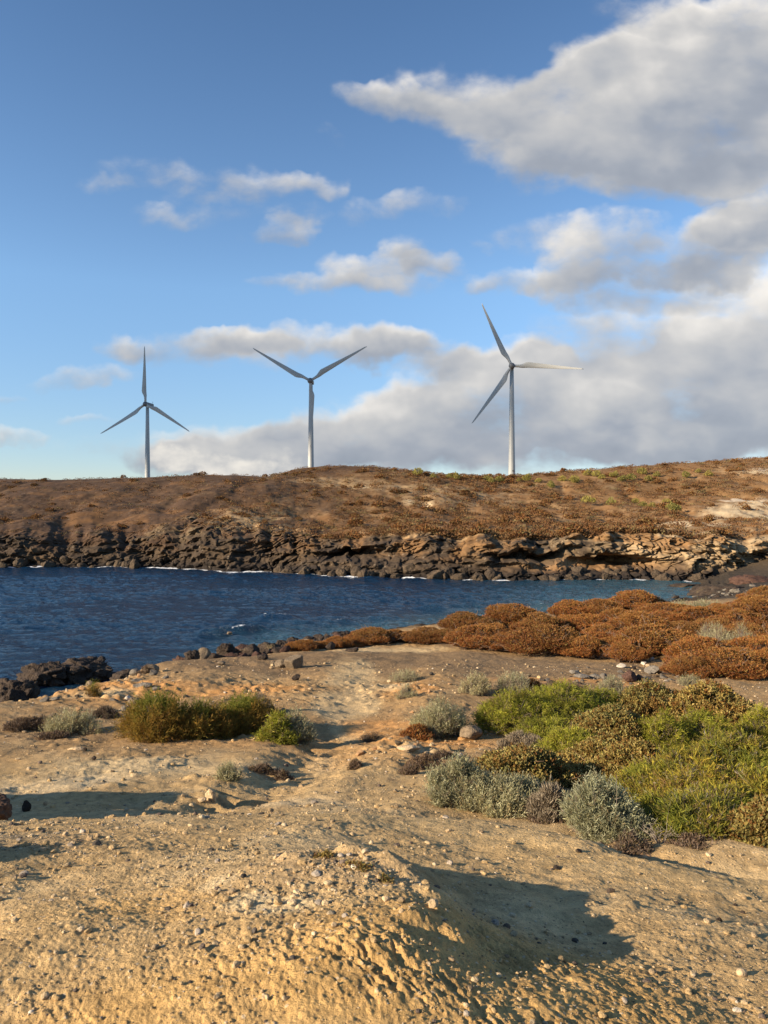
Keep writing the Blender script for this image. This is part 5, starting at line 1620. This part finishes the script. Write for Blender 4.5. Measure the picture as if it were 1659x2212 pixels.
GS = 'silvery grey green shrubs'; GG = 'bright green feathery shrubs'; GO = 'olive and rust fleshy shrubs'
OWN = [
 # kind, px, w, h, Y, leaves, label, group
 ('grey', 1554, 84, 1350, 41, 6000, 'silvery shrub patch among the rust domes, left clump', GS, 1.8),
 ('grey', 1600, 70, 1352, 39.5, 5000, 'silvery shrub patch among the rust domes, right clump', GS, 1.8),
 ('grey', 1530, 44, 1345, 43.5, 3500, 'small silvery clump behind the widest rust dome', GS, 1.8),
 ('grey', 1527, 56, 1300, 76, 3000, 'pale grey shrub by the beach stones, right of two', GS, 3.0),
 ('grey', 1472, 50, 1302, 78, 3000, 'pale grey shrub by the beach stones, left of two', GS, 3.0),
 ('grey', 1492, 44, 1461, 27, 3500, 'grey tuft at the foot of the nearest broad rust dome', GS, 1.2),
 ('grey', 1030, 72, 1457, 25.5, 8000, 'grey green shrub behind the green ones, left of the pair', GS, 1.3),
 ('grey', 1113, 84, 1456, 25, 8000, 'grey green shrub behind the green ones, right of the pair', GS, 1.3),
 ('rust', 1150, 46, 1469, 24, 3000, 'small rust shrub between the grey shrubs and the dark stone', G_R, .8),
 ('dry', 1240, 80, 1474, 23.5, 5000, 'reddish dry plant behind the bright green shrubs', None, 1.5),
 ('grey', 1320, 60, 1464, 23, 5000, 'thin grey shrub at the top corner of the olive shrub', GS, 1.2),
 ('grey', 876, 70, 1448, 27.5, 5000, 'low grey green tuft on the brown flat beside the path', GS, 1.2),
 ('grey', 880, 46, 1482, 22.5, 4000, 'low grey green tuft on the orange bank beside the path', GS, 1.0),
 ('grey', 948, 128, 1512, 17.5, 26000, 'large grey green shrub left of the bright green ones', GS, 1.15),
 ('rust', 902, 60, 1565, 16.3, 5000, 'small round rust brown shrub beside the path', G_R, .6),
 ('green', 1112, 140, 1502, 17.0, 30000, 'bright green feathery shrub with bare twigs, left end', GG, 1.1),
 ('green', 1205, 205, 1486, 17.6, 46000, 'tallest bright green feathery shrub in the middle', GG, 1.1),
 ('green', 1285, 120, 1496, 18.2, 22000, 'bright green shrub fading into the olive shrub', GG, 1.1),
 ('olive', 1400, 190, 1482, 18.2, 30000, 'olive yellow shrub along the top edge, left half', GO, 1.6),
 ('olive', 1530, 200, 1484, 17.6, 32000, 'olive yellow shrub along the top edge, right half', GO, 1.6),
 ('olive', 1330, 180, 1532, 15.3, 34000, 'rust brown olive shrub between the two bright green areas', GO, 1.4),
 ('green', 1432, 100, 1545, 14.8, 20000, 'vivid green rounded shrub in front of the olive ones', GG, 1.0),
 ('green', 1522, 135, 1542, 15.2, 22000, 'vivid green low shrub right of the rounded one', GG, 1.0),
 ('green', 1642, 90, 1530, 15.8, 14000, 'vivid green shrub cut by the right edge', GG, 1.0),
 ('green', 1235, 120, 1580, 14.2, 26000, 'drooping green shrub below the tall green ones', GG, 1.0),
 ('olive', 1320, 165, 1602, 12.8, 36000, 'dull olive shrub behind the dark hollow', GO, 1.2),
 ('olive', 1125, 210, 1622, 12.2, 44000, 'wide olive gold shrub in the front left of the thicket', GO, 1.2),
 ('olive', 1215, 80, 1650, 11.3, 14000, 'small olive clump beside the dark hollow', GO, 1.1),
 ('olive', 1375, 175, 1612, 11.0, 46000, 'olive gold ridge shaped shrub above the nearest grey shrub', GO, 1.1),
 ('yellowgreen', 1475, 200, 1640, 9.8, 52000, 'yellow green feathery shrub left part of the big mass', GG, 1.1),
 ('yellowgreen', 1600, 250, 1606, 10.2, 70000, 'huge yellow green feathery shrub at the right edge', GG, 1.1),
 ('yellowgreen', 1450, 135, 1730, 8.4, 22000, 'low yellow green shrub behind the nearest grey shrub', GG, 1.0),
 ('yellowgreen', 1555, 200, 1722, 8.2, 40000, 'front yellow green shrub above the gully with bare twigs', GG, 1.0),
 ('olive', 1648, 135, 1742, 7.25, 46000, 'olive and rust shrub in the right corner above the gully', GO, 1.0),
 ('grey', 985, 140, 1650, 10.5, 34000, 'silvery shrub at the left front corner of the thicket', GS, 1.1),
 ('grey', 1078, 205, 1690, 9.2, 46000, 'broad silvery shrub in the front row, second from the left', GS, 1.1),
 ('mauve', 1195, 95, 1706, 9.2, 22000, 'dead mauve grey twiggy shrub between the two silvery ones', None, 1.1),
 ('grey', 1300, 210, 1700, 7.75, 60000, 'nearest and largest silvery shrub with bare stems, at the gully', GS, 1.1),
 ('dry', 920, 80, 1632, 12.6, 6000, 'low dark brown plant on the sand left of the olive shrub', None, 1.0),
 ('dry', 884, 50, 1655, 12.0, 3000, 'small dark mat plant below the low brown one', None, 1.0),
 ('dry', 955, 50, 1620, 14.0, 3000, 'small dark dry plant by the pair of pale stones', None, 1.0),
 ('mauve', 1128, 100, 1588, 14.8, 9000, 'low mauve grey cushion below the bright green shrub', None, 1.0),
 ('dry', 1190, 90, 1760, 8.6, 7000, 'dry brown litter plant at the foot of the dead shrub', None, .9),
 ('dry', 1360, 90, 1800, 7.0, 8000, 'brown dry undergrowth below the nearest silvery shrub', None, .9),
 ('dry', 1500, 120, 1812, 7.1, 9000, 'brown dry undergrowth along the gully under the green shrub', None, .9),
 ('olive', 1235, 130, 1636, 11.9, 22000, 'olive clump filling the space left of the dark hollow', GO, 1.1),
 ('green', 1385, 130, 1626, 12.0, 22000, 'yellowish green shrub behind the olive gold ridge', GG, 1.0),
 ('green', 1180, 150, 1560, 15.6, 24000, 'bright green skirt in front of the left bright green shrub', GG, 1.0),
 ('grey', 1140, 120, 1700, 9.5, 22000, 'silvery clump squeezed between the broad one and the dead shrub', GS, 1.1),
 ('yellowgreen', 1400, 130, 1690, 9.6, 24000, 'yellow green shrub behind the largest silvery one', GG, 1.0),
 ('yellowgreen', 1640, 150, 1680, 8.6, 30000, 'yellow green shrub above the olive one in the right corner', GG, 1.0),
 ('yellowgreen', 1505, 190, 1744, 7.6, 30000, 'lowest yellow green growth hanging over the gully', GG, 1.0),
 ('yellowgreen', 1530, 170, 1660, 9.0, 32000, 'yellow green shrub filling the centre of the big mass', GG, 1.0),
 # left clump
 ('gold', 352, 155, 1520, 16.6, 34000, 'golden shrub with a green top, left of the clump by the path', None, 1.2),
 ('gold', 425, 95, 1538, 17.0, 22000, 'golden brown shrub in the middle of the clump', None, 1.2),
 ('gold', 525, 125, 1526, 17.8, 26000, 'golden green shrub at the back of the clump', None, 1.2),
 ('mauve', 562, 60, 1503, 17.0, 7000, 'pale dead twiggy shrub right of the golden ones', None, 1.1),
 ('grey', 640, 70, 1540, 16.6, 12000, 'grey green shrub at the right end of the golden clump', GS, 1.1),
 ('green', 600, 70, 1545, 16.4, 12000, 'dark green shrub left of the last grey green one by the path', GG, 1.0),
 ('grey', 155, 118, 1540, 17.6, 14000, 'low grey green shrub on the left bank', GS, 1.2),
 ('dry', 60, 110, 1552, 18.2, 9000, 'low brownish plant at the left edge bank', None, 1.3),
 ('dry', 112, 80, 1584, 16.3, 6000, 'flat dry plant below the low grey green one', None, 1.2),
 ('dry', 228, 60, 1526, 18.8, 6000, 'dark dry plant above the low grey green one', None, 1.2),
 ('gold', 199, 24, 1481, 24.5, 2000, 'tiny golden tuft on the orange bank', None, 1.0),
 ('dry', 322, 40, 1436, 28.5, 2500, 'small tuft behind the bank stones', None, 1.5),
 ('grey', 495, 42, 1658, 11.4, 5000, 'small grey green tuft on the sand flat', GS, 1.0),
 ('dry', 565, 70, 1652, 12.4, 5000, 'flat dark plant right of the small grey tuft', None, 1.0),
 ('dry', 612, 36, 1664, 11.2, 3500, 'small brownish tuft above the branch shadows', None, 1.0),
 ('dry', 770, 36, 1642, 13.2, 2500, 'tiny dark plant in the path', None, .9),
 ('dry', 800, 60, 1585, 15.4, 3500, 'low dark plant at the bend of the path', None, .9),
 ('olive', 705, 70, 1846, 4.15, 1500, 'thin creeping green plant on the crown of the mound, left', 'creeping plants on the mound', .30),
 ('olive', 771, 80, 1868, 3.95, 1500, 'thin creeping green plant on the crown of the mound, right', 'creeping plants on the mound', .30),
 ('olive', 825, 50, 1898, 3.72, 1500, 'thin creeping green plant near the brow of the mound', 'creeping plants on the mound', .30),
]
WIDER = {1112: 1.4, 1205: 1.35, 1285: 1.5, 1400: 1.4, 1530: 1.4, 1330: 1.3, 1600: 1.25, 1475: 1.3, 1300: 1.08, 352: 1.3, 425: 1.5, 525: 1.4}
# where the foot of a shrub can be seen
BASE = {771: 1880, 884: 1672, 1527: 1316, 1472: 1318, 1492: 1482, 1030: 1500, 1113: 1497, 1150: 1492, 1240: 1502, 876: 1472, 880: 1507, 948: 1586, 902: 1596, 985: 1734, 1195: 1770, 920: 1660, 955: 1638, 1128: 1614, 1125: 1692, 352: 1592, 425: 1590, 525: 1580, 562: 1546, 640: 1600, 600: 1602, 155: 1582, 60: 1576, 112: 1596, 228: 1550, 199: 1505, 322: 1455, 495: 1684, 565: 1668, 612: 1686, 770: 1658, 800: 1602, 705: 1854, 825: 1906}
for q in OWN:
    kind, px, w, h, Y, n, lab, grp, lw = q
    own_shrub(kind, px, w, h, Y, n, lab, grp, lw=lw, base=BASE.get(px))


# --- bare twigs
def bare_twigs(px, Y, w, h, lab, nb=14, th=.012, seed=1, lean=0.5, zoff=0.0, name='dry_branch'):
    r = np.random.default_rng(seed)
    W = w / F * Y; H = h / F * Y
    parts = []
    for i in range(nb):
        a = r.uniform(-1, 1)
        b = np.array([a * W * .15, r.normal() * W * .08, 0.0])
        e = np.array([a * W * .55 + r.normal() * W * .12, r.normal() * W * .2, H * r.uniform(.45, 1.0)])
        pts = [b]
        for k in (.3, .6, .85, 1):
            pts.append(b + (e - b) * k + r.normal(size=3) * W * .045)
        parts.append(tube_mesh([tuple(p) for p in pts], [th, th * .8, th * .6, th * .45, th * .2], 5, cap=False))
        for _ in range(3):
            s = pts[r.integers(1, 4)]
            d = r.normal(size=3) * W * .18; d[2] = abs(d[2])
            parts.append(tube_mesh([tuple(s), tuple(s + d * .5 + r.normal(size=3) * W * .02), tuple(s + d)], [th * .5, th * .35, th * .15], 4, cap=False))
    V, Fs = join(parts)
    x = (px - CX) / F * Y
    o = link(name, make_mesh(name, V, Fs), M_DEAD, loc=(x, Y, ground1(x, Y) + zoff))
    tag(o, lab, 'branch')


bare_twigs(372, 16.0, 60, 20, 'bleached dead branch lying before the golden shrub', 16, .016, 1)
bare_twigs(1255, 16.9, 60, 62, 'pale bare twigs standing in the tall bright green shrub', 14, .006, 2)
bare_twigs(1130, 16.6, 50, 52, 'pale bare twigs standing in the left bright green shrub', 12, .006, 3)
bare_twigs(1520, 7.5, 120, 34, 'tangle of pale bare twigs under the front yellow green shrub', 30, .0045, 4)
bare_twigs(1575, 7.9, 120, 70, 'pale bare twigs poking out of the front yellow green shrub', 10, .004, 5)
bare_twigs(1430, 7.2, 80, 40, 'dead twigs at the gully beside the nearest silvery shrub', 16, .004, 6)
bare_twigs(565, 16.6, 50, 46, 'bleached twigs of the dead shrub in the golden clump', 18, .006, 7)


# ------------------------------------------------------------------ scrub on the far hill
def far_scrub():
    r = np.random.default_rng(33)
    RX = [shrub_meshes('farrust', 1.3, 1.3, .95, 220, 1200 + i)[0] for i in range(5)]
    LM = [shrub_meshes('lime', 1.3, 1.3, 1.3, 260, 1300 + i)[0] for i in range(4)]
    for m in RX: m.materials.append(M_DRY)
    for m in LM: m.materials.append(M_LEAF)
    # rusty ones
    def sample(n):
        px = []; t = []
        while len(px) < n:
            p = r.uniform(-60, 1720); q = r.uniform(3.7, 7.05)
            dens = 0.16 + 0.64 * sstep(300, 900, np.array(p)).item() + (0.15 if q > 5 else 0)
            if p > 1480 and q < 5.8: dens *= .35
            k = float(fbm(np.array([p / 70.0]), np.array([q * 1.6]), o=3, s=141)[0])
            dens *= 0.25 + 1.0 * sstep(-.22, .25, np.array(k)).item()
            if p < 420: dens *= .6
            if r.uniform() < dens:
                px.append(p); t.append(q)
        return np.array(px), np.array(t)
    px, t = sample(290)
    o = np.argsort(t); px = px[o]; t = t[o]
    x, y, z, _, _ = far_ground(px, t)
    for i in range(len(px)):
        ob = link('rusty_shrub', RX[i % 5], None, loc=(x[i], y[i], z[i] - .1))
        s = r.uniform(.6, 1.15) * (1.25 if px[i] > 750 else .9)
        ob.scale = (s * r.uniform(1, 1.4), s, s * r.uniform(.7, 1.0)); ob.rotation_euler = (0, 0, r.uniform(0, 6.28))
        tag(ob, 'small rust brown bush on the hillside across the bay', 'shrub', 'rust brown bushes on the far hill')
    # yellow green ones along the crest to the right
    spots = [(1140, 6.9), (1165, 6.85), (1190, 6.7), (1215, 6.85), (1240, 6.75), (1290, 6.6), (1300, 6.8), (1320, 6.55), (1345, 6.7), (1365, 6.75), (1240, 6.5), (1385, 6.6), (1120, 6.6), (1400, 6.4), (1440, 5.7), (1450, 5.5), (1455, 5.35),
             (1372, 5.8), (1390, 5.7), (1410, 5.65), (1320, 5.75), (1510, 6.5), (1530, 6.4), (1190, 6.35), (1270, 5.8), (905, 6.95), (935, 6.9), (970, 6.95), (985, 6.9), (1050, 6.9), (1060, 6.85), (1080, 6.9), (1330, 6.85), (1270, 6.95), (1420, 6.8), (1480, 6.7)]
    px = np.array([s[0] for s in spots], float); t = np.array([s[1] - (.3 if s[1] > 6.6 else 0) for s in spots])
    x, y, z, _, _ = far_ground(px, t)
    for i in range(len(px)):
        ob = link('lime_shrub', LM[i % 4], None, loc=(x[i], y[i], z[i] - .1))
        s = r.uniform(.9, 1.6)
        ob.scale = (s * r.uniform(1, 1.5), s, s * r.uniform(.9, 1.2)); ob.rotation_euler = (0, 0, r.uniform(0, 6.28))
        tag(ob, 'yellow green cactus-like bush on the right part of the far hill', 'shrub', 'yellow green bushes on the far hill')
    # the rest of the low scrub, past counting
    px, t = sample(9000)
    x, y, z, _, _ = far_ground(px, t)
    n = len(px)
    K = 20
    s = r.uniform(.25, .70, n) * (1 + .5 * sstep(700, 1000, px))
    ang = r.uniform(0, 6.28, (n, K)); rad = np.sqrt(r.uniform(0, 1, (n, K)))
    P = np.stack([x[:, None] + np.cos(ang) * rad * s[:, None] * 1.3, y[:, None] + np.sin(ang) * rad * s[:, None], z[:, None] - .1 + s[:, None] * .75 * np.sqrt(np.maximum(0, 1 - rad ** 2))], 2).reshape(-1, 3)
    D = np.stack([np.cos(ang) * rad, np.sin(ang) * rad, np.full((n, K), .6)], 2).reshape(-1, 3) + r.normal(size=(n * K, 3)) * .5
    L = np.repeat(s, K) * r.uniform(.35, .6, n * K); W = L * .55
    pal = np.array([(.155, .078, .032), (.12, .062, .030), (.19, .115, .05), (.17, .135, .06), (.10, .065, .038)])
    cc = pal[r.choice(5, n, p=[.36, .26, .2, .1, .08])] * r.uniform(.8, 1.2, (n, 1))
    me = leaves_mesh(P, D, L, W, np.repeat(cc, K, 0), 5, name='scrub')
    o = link('scrub', me, M_DRY)
    tag(o, 'low rust brown scrub covering the hill across the bay', kind='stuff')


far_scrub()
